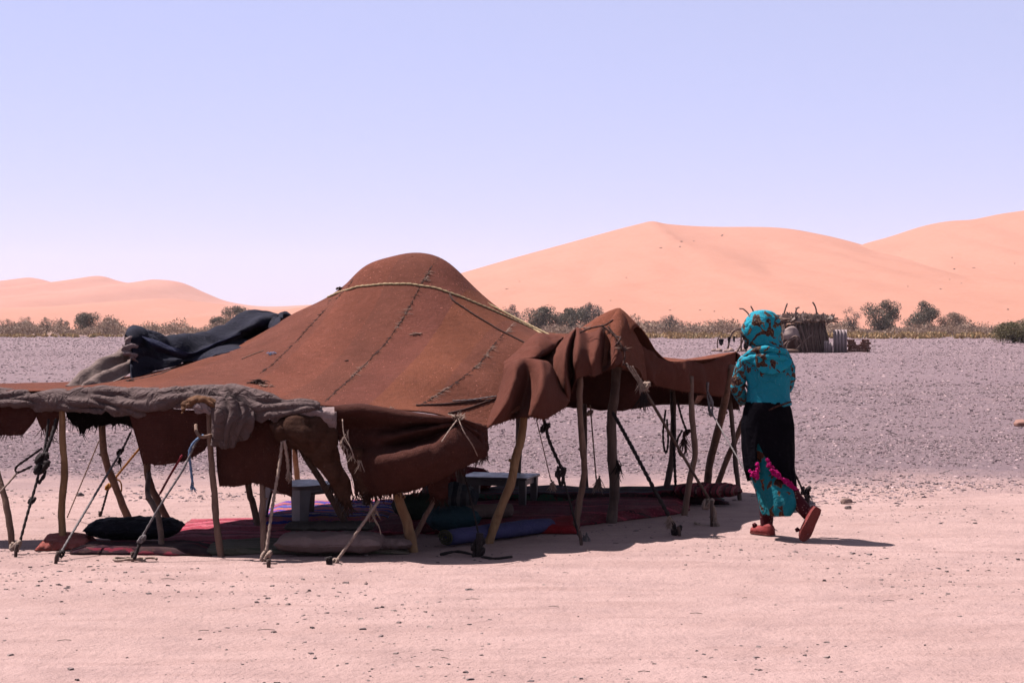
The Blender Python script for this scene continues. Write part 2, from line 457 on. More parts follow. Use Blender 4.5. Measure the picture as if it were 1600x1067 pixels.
def dune_mat(name, a, b):
    m = M(name)
    p = m.pos()
    base = m.mix(m.step(m.noise(0.006, 5, 0.6, p), 0.3, 0.7), a, b)
    base = m.mix(m.math('MULTIPLY', m.step(m.noise(0.03, 5, 0.65, m.mapv((1, .5, 2.5), src=p)), 0.5, 0.75), 0.3), base, tuple(x * 0.82 for x in a))
    return m.done(base, 1.0, ((m.noise(0.05, 6, 0.6, p), 1.2),), spec=0.0)
MAT['dune'] = dune_mat('dune_sand', (0.520, 0.258, 0.190), (0.550, 0.280, 0.207))
MAT['dune_far'] = dune_mat('far_dune_sand', (0.520, 0.262, 0.200), (0.550, 0.285, 0.217))
def leaf_mat(name, cols):
    m = M(name)
    base = m.ramp(m.island(), [(i / max(1, len(cols) - 1), c) for i, c in enumerate(cols)])
    return m.done(base, 0.8, (), spec=0.15, trans=0.2)
MAT['leaf'] = leaf_mat('tamarisk_leaf', [(0.14, 0.115, 0.085), (0.20, 0.165, 0.125), (0.26, 0.215, 0.17)])
MAT['leafd'] = leaf_mat('dark_leaf', [(0.095, 0.085, 0.085), (0.14, 0.122, 0.115), (0.19, 0.165, 0.15)])
MAT['leafg'] = leaf_mat('green_leaf', [(0.13, 0.115, 0.055), (0.20, 0.165, 0.08), (0.30, 0.22, 0.13)])
MAT['scrub'] = leaf_mat('dry_scrub_twig', [(0.33, 0.215, 0.165), (0.42, 0.28, 0.21), (0.52, 0.36, 0.26)])
MAT['grass'] = leaf_mat('dry_grass', [(0.58, 0.34, 0.16), (0.48, 0.31, 0.16), (0.66, 0.42, 0.22), (0.34, 0.27, 0.13)])
MAT['bark'] = wood('bark', (0.12, 0.09, 0.08), (0.07, 0.05, 0.045))
# ------------------------------------------------------------------ the setting
def gh(x, y):
    if y > 400: return 0.0
    k = 1.0 if y < 60 else max(0.0, 1 - (y - 60) / 340)
    return k * (0.018 * fbm(x * 0.55 + 3, y * 0.55, 1.0, 3) + 0.008 * n3(x * 3.1, y * 3.1, 4.0))
def axis_vals(lo, hi, step, far_lo, far_hi, n):
    mid = np.arange(lo, hi + 1e-6, step)
    up = hi + (np.geomspace(step, far_hi - hi, n)); dn = lo - np.geomspace(step, lo - far_lo, n)[::-1]
    return np.concatenate([dn, mid, up])
gx = axis_vals(-6.5, 6.5, 0.065, -4500, 4500, 70)
gy = axis_vals(6.5, 21.0, 0.065, -60, 5200, 90)
GV = np.array([(x, y, gh(x, y)) for y in gy for x in gx])
nx, ny = len(gx), len(gy)
idx = np.arange(nx * ny).reshape(ny, nx)
GF = np.stack([idx[:-1, :-1], idx[:-1, 1:], idx[1:, 1:], idx[1:, :-1]], -1).reshape(-1, 4)
ground = mesh('ground', (GV, GF), MAT['ground'], base=(0, 0, 0))
tag(ground, 'pale pink desert floor running out into a mauve stony plain', 'ground', kind='structure')

def pinterp(prof, px): return float(np.interp(px, [p[0] for p in prof], [p[1] for p in prof]))
DUNES = []
def dune(prof, Yr, Yb, Yk, x0, x1, mat, label, amp, seed, hollows=(), nx=260, nt=70):
    sm = np.array(catmull([(p[0], p[1], 0) for p in prof], 8)); sp = list(zip(sm[:, 0], sm[:, 1]))
    V = []
    ts = list(np.linspace(0, 1, nt)) + list(np.linspace(1.02, 2.0, 22))
    for t in ts:
        for px in np.linspace(x0, x1, nx):
            Yrr = Yr * (1 + 0.03 * n3(px * 0.006, seed))
            X = (px - CX) * Yrr / F
            Z = max(0.0, H - (pinterp(sp, px) - HY) * Yrr / F)
            if t <= 1:
                y = Yb + (Yrr - Yb) * t
                s = t ** 1.25 * (0.85 + 0.15 * t)
                z = Z * s
                q = t * (1 - t) * 4
                z += q * amp * (0.8 * fbm(px * 0.006 + seed, t * 2.2, seed, 3) + 0.5 * abs(n3(px * 0.012 - seed, t * 3.0 + px * 0.003)))
                for hx, ht, wx, wt, d in hollows:
                    z -= d * math.exp(-((px - hx) / wx) ** 2 - ((t - ht) / wt) ** 2)
            else:
                u = t - 1; y = Yrr + (Yk - Yrr) * u; z = Z * (1 - u) ** 1.3
            V.append((X, y, z - 0.6))
    n = nx; m = len(ts)
    I = np.arange(n * m).reshape(m, n)
    Fc = np.stack([I[:-1, :-1], I[:-1, 1:], I[1:, 1:], I[1:, :-1]], -1).reshape(-1, 4)
    A = np.array(V)
    o = mesh('sand_dune', (A, Fc), mat, base=(float(A[:, 0].mean()), Yr, 0))
    tag(o, label, 'dune', kind='structure')
    DUNES.append(BVHTree.FromPolygons([tuple(v) for v in V], Fc.tolist()))
    return o
dune([(330, 505), (400, 490), (520, 470), (600, 456), (660, 441), (720, 425), (800, 402), (880, 380), (960, 358), (1000, 348), (1020, 345), (1045, 348), (1120, 352), (1215, 354), (1280, 364), (1345, 380), (1450, 412), (1600, 455), (1750, 505)],
     900, 330, 1300, 330, 1750, MAT['dune'], 'big peaked orange sand dune rising behind the tent', 5.0, 3.1,
     ((1085, 0.80, 55, 0.16, 1.6), (1110, 0.62, 70, 0.14, 1.4), (1020, .8, 16, .4, -.5)))
dune([(1150, 505), (1220, 450), (1300, 402), (1345, 381), (1390, 368), (1440, 352), (1480, 344), (1520, 341), (1560, 333), (1600, 327), (1700, 312), (1850, 335), (2050, 420), (2250, 505)],
     820, 320, 1200, 1150, 2250, MAT['dune'], 'long orange dune shoulder climbing past the peaked dune', 6.0, 8.4,
     ((1500, .7, 60, .12, 3.0), (1420, .55, 50, .1, 2.5)))
dune([(-500, 470), (-250, 446), (-60, 447), (0, 441), (38, 433), (62, 435), (92, 442), (118, 437), (140, 431), (162, 431), (185, 438), (206, 441), (235, 436), (262, 437), (288, 442), (322, 457), (360, 471), (420, 478), (520, 474), (640, 476), (800, 490), (900, 505)],
     1750, 700, 2300, -500, 900, MAT['dune_far'], 'row of low rounded pink dunes far off', 4.0, 5.7, nt=60)
dune([(-500, 505), (-300, 492), (-100, 482), (60, 478), (170, 470), (260, 465), (330, 472), (420, 482), (520, 484), (640, 492), (760, 505)],
     1100, 500, 1500, -500, 760, MAT['dune'], 'low orange sand ridge in front of the far dunes', 2.5, 9.9, nt=50)

def stones(n, x0f, y0, y1, smin, smax, seed, dens=None):
    """n low stones on the ground between two distances, as one mesh"""
    r = np.random.default_rng(seed)
    y = np.sqrt(r.uniform(y0 ** 2, y1 ** 2, n)); x = r.uniform(-1, 1, n) * (x0f * y + 1.5)
    if dens is not None:
        keep = np.array([dens(a, b) for a, b in zip(x, y)]) > r.random(n)
        x, y = x[keep], y[keep]; n = len(x)
    s = smin + (smax - smin) * r.random(n) ** 3.0
    z = np.array([gh(a, b) for a, b in zip(x, y)])
    base = np.array([(-1, -1, -.6), (1, -1, -.6), (1, 1, -.6), (-1, 1, -.6), (-.6, -.7, .5), (.7, -.6, .4), (.6, .7, .5), (-.7, .5, .35)], float)
    V = base[None] * (1 + r.uniform(-.38, .38, (n, 8, 3)))
    V *= (s[:, None] * np.stack([r.uniform(.7, 1.4, n), r.uniform(.6, 1.1, n), r.uniform(.4, .85, n)], 1))[:, None, :] * 0.5
    a = r.uniform(0, 6.28, n); c, sn = np.cos(a)[:, None], np.sin(a)[:, None]
    X = V[:, :, 0] * c - V[:, :, 1] * sn; Yv = V[:, :, 0] * sn + V[:, :, 1] * c
    V = np.stack([X + x[:, None], Yv + y[:, None], V[:, :, 2] + z[:, None] + s[:, None] * 0.10], -1).reshape(-1, 3)
    f = np.array([(4, 5, 6, 7), (0, 1, 5, 4), (1, 2, 6, 5), (2, 3, 7, 6), (3, 0, 4, 7)])      # the buried underside is left off
    Fc = (f[None] + (np.arange(n) * 8)[:, None, None]).reshape(-1, 4)
    return V, Fc
def npjoin(parts):
    V, Fc, k = [], [], 0
    for v, f in parts: V.append(v); Fc.append(f + k); k += len(v)
    return np.concatenate(V), np.concatenate(Fc)
gd = lambda x, y: min(1.0, max(0.0, (y + 4.5 * n3(x * 0.5, y * 0.5, 2.0) + 1.2 * n3(x * 2, y * 2) - 16.4) / 2.6)) * (0.55 + 0.9 * max(0, n3(x * .45, y * .8, 9) + .4))
grav = npjoin([stones(68000, .34, 15.5, 25, .008, .042, 1, gd), stones(54000, .33, 25, 46, .013, .062, 2, gd), stones(36000, .33, 46, 110, .03, .10, 3), stones(26000, .33, 110, 225, .07, .17, 4)])
o = mesh('gravel', grav, MAT['gravel'], base=(0, 20, 0), smooth=False)
tag(o, 'dark mauve gravel stones strewn over the plain behind the tent', 'gravel', kind='stuff')
pd = lambda x, y: max(0.04, min(1, 0.25 + 1.5 * n3(x * .5 + 4, y * .7, 6)))
peb = npjoin([stones(17000, .34, 6.8, 17, .005, .018, 5, pd), stones(5200, .34, 6.8, 17, .009, .034, 6, pd)])
o = mesh('pebbles', peb, MAT['pebble'], base=(0, 12, 0), smooth=False)
tag(o, 'small loose pebbles scattered over the pale camp floor', 'pebbles', kind='stuff')

def rock_mesh(c, s, seed, flat=0.7):
    bm = bmesh.new(); bmesh.ops.create_icosphere(bm, subdivisions=3, radius=1)
    V = []
    for v in bm.verts:
        d = v.co.normalized(); r = 1 + .35 * n3(d.x * 1.4 + seed, d.y * 1.4, d.z * 1.4) + .12 * n3(d.x * 4 + seed, d.y * 4, d.z * 4)
        q = d * r
        V.append((c[0] + q.x * s, c[1] + q.y * s * .8, c[2] + max(-.25, q.z) * s * flat + .2 * s * flat))
    Fc = [tuple(x.index for x in f.verts) for f in bm.faces]; bm.free(); return V, Fc
MAT['rock'] = stone_mat('rock_stone', [(0.36, 0.22, 0.18)])
MAT['rock_d'] = stone_mat('rock_stone_dark', [(0.10, 0.075, 0.075)])
MAT['rock_r'] = stone_mat('rock_stone_red', [(0.38, 0.17, 0.12)])
for px, py, s, mt, lab in ((1322, 785, .052, 'rock', 'lumpy pinkish stone lying on the sand beyond the woman'),
                           (1325, 794, .030, 'pebble', 'flat grey stone just below the lumpy pinkish stone'),
                           (1598, 666, .13, 'rock_r', 'reddish brown rock alone on the gravel plain'),
                           (125, 774, .035, 'rock_d', 'small dark stone behind the left tent poles')):
    g = G(px, py); tag(mesh('stone', rock_mesh(g, s, px * .1), MAT[mt]), lab, 'stone')
# bits of dead twig on the sand
tw = []
for k in range(16):
    px, py = random.uniform(40, 1580), random.uniform(885, 1060)
    g = G(px, py); a = random.uniform(-.5, .5); L = random.uniform(.012, .05)
    tw.append(tube([g + Vector((-L * math.cos(a), -L * math.sin(a), .006)), g + Vector((0, .004, .009)), g + Vector((L * math.cos(a), L * math.sin(a), .006))], .0016, 4))
tag(mesh('twig_litter', join(tw), MAT['bark']), 'tiny dead twigs littered over the bare sand', 'twigs', kind='stuff')

# ------------------------------------------------------------------ vegetation
def leaves(C, rad, n, size, r, up=0.0):
    """n leaf quads around each centre"""
    P = []
    for c, ra in zip(C, rad):
        d = r.normal(size=(n, 3)); d /= np.linalg.norm(d, axis=1, keepdims=True)
        q = d * (r.random((n, 1)) ** 0.45) * np.array(ra)
        P.append(np.array(c) + q)
    P = np.concatenate(P); m = len(P)
    u = r.normal(size=(m, 3)); u[:, 2] += up; u /= np.linalg.norm(u, axis=1, keepdims=True)
    v = np.cross(u, r.normal(size=(m, 3))); v /= np.linalg.norm(v, axis=1, keepdims=True)
    s = size * r.uniform(.5, 1.3, (m, 1))
    V = np.stack([P - u * s, P + v * s * .45, P + u * s, P - v * s * .45], 1).reshape(-1, 3)
    return V, (np.arange(m)[:, None] * 4 + np.arange(4)[None]).astype(int)
def tree(px, base_py, top_py, wpx, mat, label, seed, name='tamarisk_tree', nl=460, Yo=0, cat='tree'):
    r = np.random.default_rng(seed); rr = random.Random(seed)
    Y = groundY(base_py) + Yo
    g = Vector(((px - CX) * Y / F, Y, 0)); h = H - (top_py - HY) * Y / F; w = wpx * Y / F
    t = thing(name, g, label, cat, 'trees and shrubs before the dunes')
    C, rad, limbs = [], [], []
    nk = 13
    for k in range(nk):
        a = k * 2.4 + rr.uniform(-.4, .4); q = rr.uniform(.25, 1) ** .7; z = h * rr.uniform(.26, .80)
        lim = math.sqrt(max(.08, 1 - ((z / h - .5) / .6) ** 2))
        c = g + Vector((math.cos(a) * w * .40 * q * lim, math.sin(a) * w * .34 * q * lim, z))
        C.append(tuple(c)); ra = w * rr.uniform(.19, .29); rad.append((ra, ra, ra * .8))
        limbs.append((c, ra))
    C.append(tuple(g + Vector((rr.uniform(-.1, .1) * w, 0, h * .86)))); rad.append((w * .17, w * .17, h * .14))
    tr = [tube(catmull([g + Vector((0, 0, -.1)), g + Vector((rr.uniform(-.1, .1), 0, h * .2)), g + Vector((rr.uniform(-.2, .2), 0, h * .5))], 4), [.16 - .012 * i for i in range(9)], 7, rough=.3)]
    for c, ra in limbs:
        b = g + Vector((0, 0, h * rr.uniform(.1, .35)))
        m = b.lerp(c, .5) + Vector((0, 0, -h * .04))
        tr.append(tube(catmull([b, m, c], 4), [.08 - .0075 * i for i in range(9)], 5))
    mesh('trunk', join(tr), MAT['bark'], t)
    mesh('crown', leaves(C, rad, nl, max(.06, w * .024), r), MAT[mat], t, smooth=False)
    return t
tree(1380, 524, 467, 58, 'leaf', 'broad round grey-green tree, taller of the two beyond the corrugated sheets', 11)
tree(1441, 523, 469, 58, 'leaf', 'round grey-green tree between the broad tree and open scrub', 12, nl=420)
tree(1331, 525, 478, 28, 'leafd', 'small thin tree standing behind the broken mud wall', 13, nl=140)
tree(1488, 523, 488, 46, 'scrub', 'low brownish bush at the foot of the dune, right after the round trees', 14, name='dry_bush', cat='bush')
tree(801, 522, 475, 36, 'leafd', 'dark bluish small tree touching the roof slope of the tent', 15, nl=420)
tree(848, 523, 478, 56, 'leaf', 'pale olive tree behind the ropes of the tent', 16)
tree(893, 523, 480, 60, 'leaf', 'wide olive tree next to the small pointed tent peak', 17)
tree(922, 522, 472, 44, 'leafd', 'tallest tree of the clump behind the tent peak', 18)
tree(1046, 525, 491, 34, 'leafd', 'small dark bush alone in the scrub right of the tent peak', 19, nl=260, name='dark_bush', cat='bush')
tree(366, 523, 477, 50, 'leaf', 'rounded olive tree behind the black blanket', 20)
tree(340, 523, 494, 30, 'leaf', 'low olive bush beside the rounded tree behind the black blanket', 21, name='olive_bush', cat='bush')
tree(134, 523, 488, 44, 'leaf', 'wide olive bush, tallest of those before the far dunes', 22, name='olive_bush', cat='bush')
tree(168, 523, 495, 30, 'leaf', 'smaller bush joined to the tallest bush before the far dunes', 23, name='olive_bush', cat='bush')
for i, (px, tp, w) in enumerate(((10, 498, 24), (42, 494, 26), (72, 495, 20), (98, 498, 22))):
    tree(px, 523, tp, w, 'leaf', 'small olive bush in the row before the far dunes', 30 + i, name='olive_bush', nl=160, cat='bush')
# green shrub close to the right border of the plain
tree(1583, 536, 503, 62, 'leafg', 'green and yellow desert shrub at the edge of the gravel plain', 41, name='desert_shrub', cat='bush')
tree(1625, 536, 496, 60, 'leafg', 'larger green shrub behind the green and yellow one', 42, name='desert_shrub', cat='bush')

r = np.random.default_rng(50)
C, rad = [], []
for k in range(900):
    Y = r.uniform(212, 262); px = r.uniform(-120, 1750)
    hgt = (0.95 + 0.75 * max(0, n3(px * .012, 3.3) + .35) + .5 * n3(px * .05, 7)) * r.uniform(.55, 1.1)
    hgt *= .55 + 1.1 * max(0, n3(px * .021, 11.0) + .42)
    hgt = max(.5, hgt); C.append(((px - CX) * Y / F, Y, hgt * .62)); rad.append((r.uniform(.8, 1.9), r.uniform(.6, 1.2), hgt * .72))
sv = leaves(C, rad, 160, .15, r, up=.6)
tag(mesh('dry_scrub', sv, MAT['scrub'], base=(0, 235, 0), smooth=False), 'belt of dry pinkish brown scrub at the foot of the dunes', 'scrub', kind='stuff')
C, rad = [], []
for k in range(520):
    px = r.uniform(940, 1720) if k > 110 else r.uniform(-60, 940)
    Y = r.uniform(178, 212) if px > 940 else r.uniform(196, 214); hh = r.uniform(.22, .62) * (1 if px > 940 else .6)
    C.append(((px - CX) * Y / F, Y, hh * .5)); rad.append((r.uniform(.3, .9), .4, hh * .6))
tag(mesh('dry_grass', leaves(C, rad, 34, .20, r, up=2.0), MAT['grass'], base=(0, 190, 0), smooth=False), 'yellow dry grass tufts along the far rim of the gravel plain', 'grass', kind='stuff')
# small dark shrubs dotted over the dune faces
dots = [(1062, 386), (1064, 378), (1084, 377), (1128, 369), (1032, 388), (979, 434), (1085, 456), (1115, 487), (1047, 485), (955, 470), (812, 440), (1484, 437), (1470, 452), (1502, 443), (1418, 448), (1406, 392), (1488, 403), (1127, 368), (1586, 412), (1522, 419), (1574, 484), (1094, 485), (1490, 421), (792, 452)]
for i, (px, py) in enumerate(dots):
    d = (W(px, py, 10) - Vector((0, 0, H))).normalized(); best = None
    for b in DUNES[:2]:
        hit = b.ray_cast(Vector((0, 0, H)), d)
        if hit[0] is not None and (best is None or hit[3] < best[1]): best = (hit[0], hit[3])
    if not best: continue
    p = best[0]; s = random.uniform(.22, .5) * best[1] / 700
    C = [tuple(p + Vector((random.uniform(-1.2, 1.2) * s, random.uniform(-.5, .5), s * .3))) for _ in range(3)]
    tag(mesh('dune_shrub', leaves(C, [(s * .8, s * .8, s * .5)] * 3, 30, s * .35, r), MAT['leafd'], smooth=False), 'tiny dark shrub growing on the bare dune slope', 'shrub', 'shrubs dotted over the dunes')

# ------------------------------------------------------------------ brush shelter and its clutter on the plain
YB = 96.0
def B(px, py, dy=0.0): return W(px, py, YB + dy)
zb = lambda px, dy=0: Vector(((px - CX) * (YB + dy) / F, YB + dy, 0))
MAT['reed'] = wood('reed_stalk', (0.30, 0.19, 0.15), (0.16, 0.09, 0.075))
MAT['thatch'] = leaf_mat('roof_brush', [(0.42, 0.29, 0.24), (0.26, 0.17, 0.14), (0.50, 0.37, 0.32), (0.14, 0.09, 0.08)])
MAT['sack'] = fabric('pale_sacking', (0.46, 0.34, 0.31), .2, 40, .9, .01)
MAT['mud'] = fabric('mud_brick', (0.27, 0.125, 0.09), .25, 30, .95, .01)
sh = thing('brush_shelter', zb(1262), 'round reed hut with a flat brush roof and sticks poking up', 'hut')
reeds = []
for k in range(84):
    a = random.uniform(-1.15, 1.25) - math.pi / 2 + .75      # stalks stand only round the right half; the left side is open
    x0 = 1258 + math.cos(a) * random.uniform(33, 40); dy = math.sin(a) * 1.25
    b0 = zb(x0 + random.uniform(-2, 2), dy + random.uniform(-.1, .1)); b1 = B(1256 + math.cos(a) * 29 + random.uniform(-4, 4), 503 + random.uniform(-9, 9), dy * .8)
    w_ = random.uniform(.025, .055)
    reeds.append(tube([b0 + Vector((0, 0, -.1)), b0.lerp(b1, .5) + Vector((random.uniform(-.07, .07), random.uniform(-.05, .05), 0)), b1], [w_, w_ * .9, w_ * .6], 5))
tag(mesh('reed_wall', join(reeds), MAT['reed'], sh), kind='stuff')
for px, dy in ((1227, -.9), (1246, -1.2), (1224, .8), (1262, 1.0), (1290, .5)):
    mesh('post', tube([zb(px, dy) + Vector((0, 0, -.1)), B(px + random.uniform(-2, 2), 525, dy), B(px + random.uniform(-3, 3), 502, dy)], [.07, .06, .05], 6, rough=.3), MAT['reed'], sh)
mesh('back_mat', patch([[(1222, 508, YB + 1.0), (1250, 506, YB + 1.1), (1285, 507, YB + .9)], [(1221, 530, YB + 1.0), (1250, 530, YB + 1.15), (1288, 530, YB + .95)], [(1220, 549, YB + 1.0), (1250, 549, YB + 1.15), (1291, 549, YB + .95)]], 5, amp=.1, freq=1.5), MAT['mud'], sh, solid=.04)
C = [tuple(B(1258 + math.cos(k * 2.4) * 38 * math.sqrt(k / 40), 501 - random.uniform(0, 6) - 3 * n3(k, 2), math.sin(k * 2.4) * 1.25 * math.sqrt(k / 40))) for k in range(40)]
tag(mesh('roof_brush', leaves(C, [(.45, .4, .07)] * 40, 26, .24, r, up=-.8), MAT['thatch'], sh, smooth=False), kind='stuff')
rs = []
for k in range(46):
    c_ = B(1258 + random.uniform(-34, 34), 503 - random.uniform(0, 5), random.uniform(-1.2, 1.2)); a = random.uniform(0, math.pi); L = random.uniform(.5, 1.3)
    d_ = Vector((math.cos(a) * L, math.sin(a) * L * .5, random.uniform(-.12, .12)))
    rs.append(tube([c_ - d_, c_ + Vector((0, 0, random.uniform(-.06, .06))), c_ + d_], [.045, .04, .02], 5))
tag(mesh('roof_sticks', join(rs), MAT['pole'], sh), kind='stuff')
for pts in (((1240, 500, -.3), (1244, 484, -.3), (1243, 481, -.3)), ((1243, 505, -1.2), (1243, 490, -1.3), (1245, 482, -1.3), (1249, 480, -1.3)), ((1276, 500, -.6), (1275, 483, -.6), (1271, 474, -.6), (1269, 473, -.6)), ((1222, 500, -.2), (1226, 486, -.2), (1230, 474, -.2))):
    mesh('stick', tube(catmull([B(*p) for p in pts], 3), .045, 5, rough=.3), MAT['reed'], sh)
mesh('sacking', patch([[(1222, 517, YB - 1.45), (1232, 511, YB - 1.5), (1241, 510, YB - 1.5), (1248, 518, YB - 1.4)], [(1224, 524, YB - 1.55), (1232, 524, YB - 1.65), (1240, 523, YB - 1.65), (1249, 527, YB - 1.5)], [(1226, 530, YB - 1.5), (1234, 531, YB - 1.6), (1241, 528, YB - 1.6), (1246, 532, YB - 1.5)]], 4, amp=.06, freq=2), MAT['sack'], sh, solid=.02)
for pts in (((1224, 540, -1.6), (1240, 526, -1.7), (1250, 530, -1.6), (1256, 550, -1.6)), ((1228, 550, -1.7), (1232, 535, -1.7), (1246, 526, -1.7)), ((1262, 551, -1.7), (1257, 530, -1.5), (1250, 508, -1.3)), ((1240, 551, -1.9), (1252, 538, -1.6), (1270, 522, -1.4)), ((1216, 551, -1.2), (1224, 532, -1.2), (1236, 512, -1.2))):
    mesh('branch', tube(catmull([B(*p) for p in pts], 4), .05, 5, rough=.3), MAT['reed'], sh)
lg = mesh('log', tube([zb(1229, -2.4) + Vector((0, 0, .12)), zb(1247, -2.2) + Vector((0, 0, .1))], [.11, .09], 8, rough=.2), MAT['pole'])
tag(lg, 'pale log lying at the foot of the reed hut', 'log')
MAT['corr'] = fabric('weathered_sheet', (0.52, 0.40, 0.40), .15, 50, .7, .004, 0, (0.40, 0.29, 0.28))
cs = thing('corrugated_sheet', zb(1311), 'tall grey corrugated panel standing upright beside the reed hut', 'panel')
def corr(x0, x1, top, dy, ribs, parent):
    V, Fc = [], []
    n = ribs * 8
    for i in range(n + 1):
        u = i / n; px = x0 + (x1 - x0) * u; d = .06 * math.cos(u * ribs * 2 * math.pi)
        a = zb(px, dy); b = B(px, top + .6 * n3(u * 5, 1), dy)
        V += [(a.x, a.y - d, -.05), (b.x, b.y - d, b.z)]
    Fc = [(2 * i, 2 * i + 2, 2 * i + 3, 2 * i + 1) for i in range(n)]
    return mesh('ribbed_panel', (V, Fc), MAT['corr'], parent, solid=.03)
corr(1302, 1323, 515, -1.0, 4, cs)
cs2 = thing('corrugated_sheet', zb(1292), 'short grey panel between the reed hut and tall corrugated panel', 'panel')
corr(1288, 1294.5, 533, -1.5, 2, cs2); corr(1295.5, 1301, 535, -1.45, 1, cs2)
mw = thing('mud_brick_wall', zb(1340), 'broken low wall of red mud bricks at the end of the clutter', 'wall')
bk = None
for row in range(5):
    z = .02 + row * .135
    for k in range(9):
        px = 1325 + k * 3.9 + (row % 2) * 1.9
        hmax = np.interp(px, [1324, 1327, 1333, 1338, 1342, 1348, 1358, 1360], [5, 4, 4, 2, 2.5, 4, 4, 4])
        if row > hmax or px > 1359: continue
        c = zb(px, .05 * random.uniform(-1, 1)) + Vector((0, 0, z + .065))
        bk = mesh('brick', box(c, (.128, .22, .128), 0, 0, 1, .012), MAT['mud'], mw, base=c, smooth=False)
        bk.rotation_euler.z = random.uniform(-.2, .2)
bf = thing('branch_fence', zb(1180), 'crooked fence of dead branches hung with rags behind the woman', 'fence')
for pts, rad in ((((1137, 545, 0), (1141, 527, 0), (1148, 516, 0), (1162, 513, 0)), .055), (((1152, 549, .2), (1158, 538, .2), (1164, 520, .2), (1163, 508, .2)), .05), (((1158, 548, -.2), (1158, 528, -.2), (1160, 512, -.2)), .05), (((1166, 549, 0), (1164, 530, 0), (1170, 500, 0)), .05), (((1118, 513, .1), (1140, 513, .1), (1165, 512, .1)), .02), (((1155, 482, 0), (1163, 484, 0), (1172, 496, 0), (1176, 520, 0)), .04), (((1173, 478, 0), (1178, 488, 0), (1184, 500, 0)), .04), (((1121, 544, 0), (1121, 532, 0), (1124, 526, 0)), .035)):
    P = [B(*p) for p in pts]
    mesh('branch', tube(catmull(P, 4), rad, 5, rough=.35), MAT['reed'], bf)
for px, py, w in ((1127, 533, 8), (1139, 530, 4), (1166, 540, 9), (1147, 529, 4)):
    mesh('rag', patch([[(px - w / 2, py - 3, YB - .1), (px, py - 4, YB - .15), (px + w / 2, py - 3, YB - .1)], [(px - w / 2.2, py + 2, YB - .12), (px, py + 4, YB - .2), (px + w / 3, py + 1, YB - .1)], [(px - w / 3, py + 5, YB - .1), (px, py + 7, YB - .15), (px + w / 5, py + 5, YB - .1)]], 3, amp=.05), MAT['blackwool'], bf, solid=.02)
for i, (px, py, s) in enumerate(((1116, 549, .16), (1123, 549, .2), (1134, 550, .15), (1141, 549, .22), (1152, 550, .14), (1160, 549, .2), (1170, 549, .18))):
    g = G(px, py); tag(mesh('rubble_stone', rock_mesh(g, s, i * 3.7), MAT['rock']), 'pale rubble lump in the row under the branch fence', 'stone', 'rubble lumps under the branch fence')
# ------------------------------------------------------------------ the nomad tent
tent = thing('nomad_tent', (-0.8, 14.4, 0), 'low brown woven wool nomad tent on crooked poles, open on all sides', 'tent')
edge_pts = [(-210, 609, 12.72), (-60, 612, 12.68), (97, 612, 12.55), (215, 612, 12.4), (330, 608, 12.2), (430, 624, 12.12), (520, 637, 12.08), (600, 641, 12.08), (690, 650, 12.15), (757, 668, 12.38), (820, 640, 12.75),
            (880, 605, 13.2), (915, 578, 13.4), (968, 566, 13.62), (1000, 538, 14.0), (1040, 563, 14.4), (1077, 564, 14.7), (1130, 557, 15.2), (1150, 551, 15.5),
            (1150, 566, 16.3), (1050, 590, 16.8), (912, 590, 16.8), (810, 590, 16.9), (680, 575, 16.8), (600, 545, 16.45), (520, 515, 16.0), (450, 507, 15.4), (390, 533, 14.9), (330, 553, 14.4), (260, 578, 13.9), (190, 594, 13.4), (110, 606, 13.0), (0, 607, 12.95), (-210, 606, 12.98)]
inner_pts = [(612, 404, 14.45), (645, 400, 14.45), (684, 404, 14.45), (645, 402, 14.75), (690, 411, 14.7), (604, 410, 14.7),
             (572, 417, 14.4), (552, 434, 14.4), (532, 458, 14.4), (490, 480, 14.4), (450, 497, 14.4), (410, 526, 14.3), (340, 556, 13.9), (260, 582, 13.4), (170, 600, 13.0),
             (716, 428, 14.4), (740, 456, 14.4), (765, 477, 14.4), (795, 498, 14.4), (830, 516, 14.4), (862, 524, 14.5), (900, 524, 14.6), (938, 524, 14.2), (870, 534, 14.15), (870, 540, 14.95), (910, 536, 14.3), (910, 546, 15.0),
             (968, 528, 13.97), (1000, 538, 14.3), (1060, 566, 15.3), (985, 552, 15.0), (950, 545, 14.6),
             (645, 470, 13.85), (640, 540, 13.3), (640, 600, 12.6), (560, 480, 13.9), (500, 540, 13.4), (440, 592, 12.8), (730, 480, 13.95), (760, 550, 13.3), (770, 610, 12.75), (340, 588, 12.9)]
def wpt(l): return np.array([tuple(W(*p)) for p in l])
EP, IP = wpt(edge_pts), wpt(inner_pts)
BK = np.array([(-.8, 15.1, 1.86), (-.8, 15.6, 1.50), (-.8, 16.2, 1.28), (.5, 15.6, 1.30)])
CP = np.concatenate([EP, IP, BK])
def kern(r): return np.sqrt(r * r + 0.02)
D = np.linalg.norm(CP[:, None, :2] - CP[None, :, :2], axis=2)
nC = len(CP); A = np.zeros((nC + 3, nC + 3)); A[:nC, :nC] = kern(D) + np.eye(nC) * -0.004
A[:nC, nC] = 1; A[:nC, nC + 1:] = CP[:, :2]; A[nC, :nC] = 1; A[nC + 1:, :nC] = CP[:, :2].T
SOL = np.linalg.solve(A, np.concatenate([CP[:, 2], np.zeros(3)]))
PKX, PKY, PKA = W(968, 482, 13.97).x, 13.97, .235      # the small cone raised by the thick pole
def roof_z(x, y):
    r = np.hypot(CP[:, 0] - x, CP[:, 1] - y)
    pk = max(0.0, 1 - math.hypot((x - PKX) / (1.25 if x < PKX else .9), (y - PKY)) / .42)
    return PKA * pk ** 1.12 + float(kern(r) @ SOL[:nC] + SOL[nC] + SOL[nC + 1] * x + SOL[nC + 2] * y)
bd = catmull(EP, 12, closed=True)
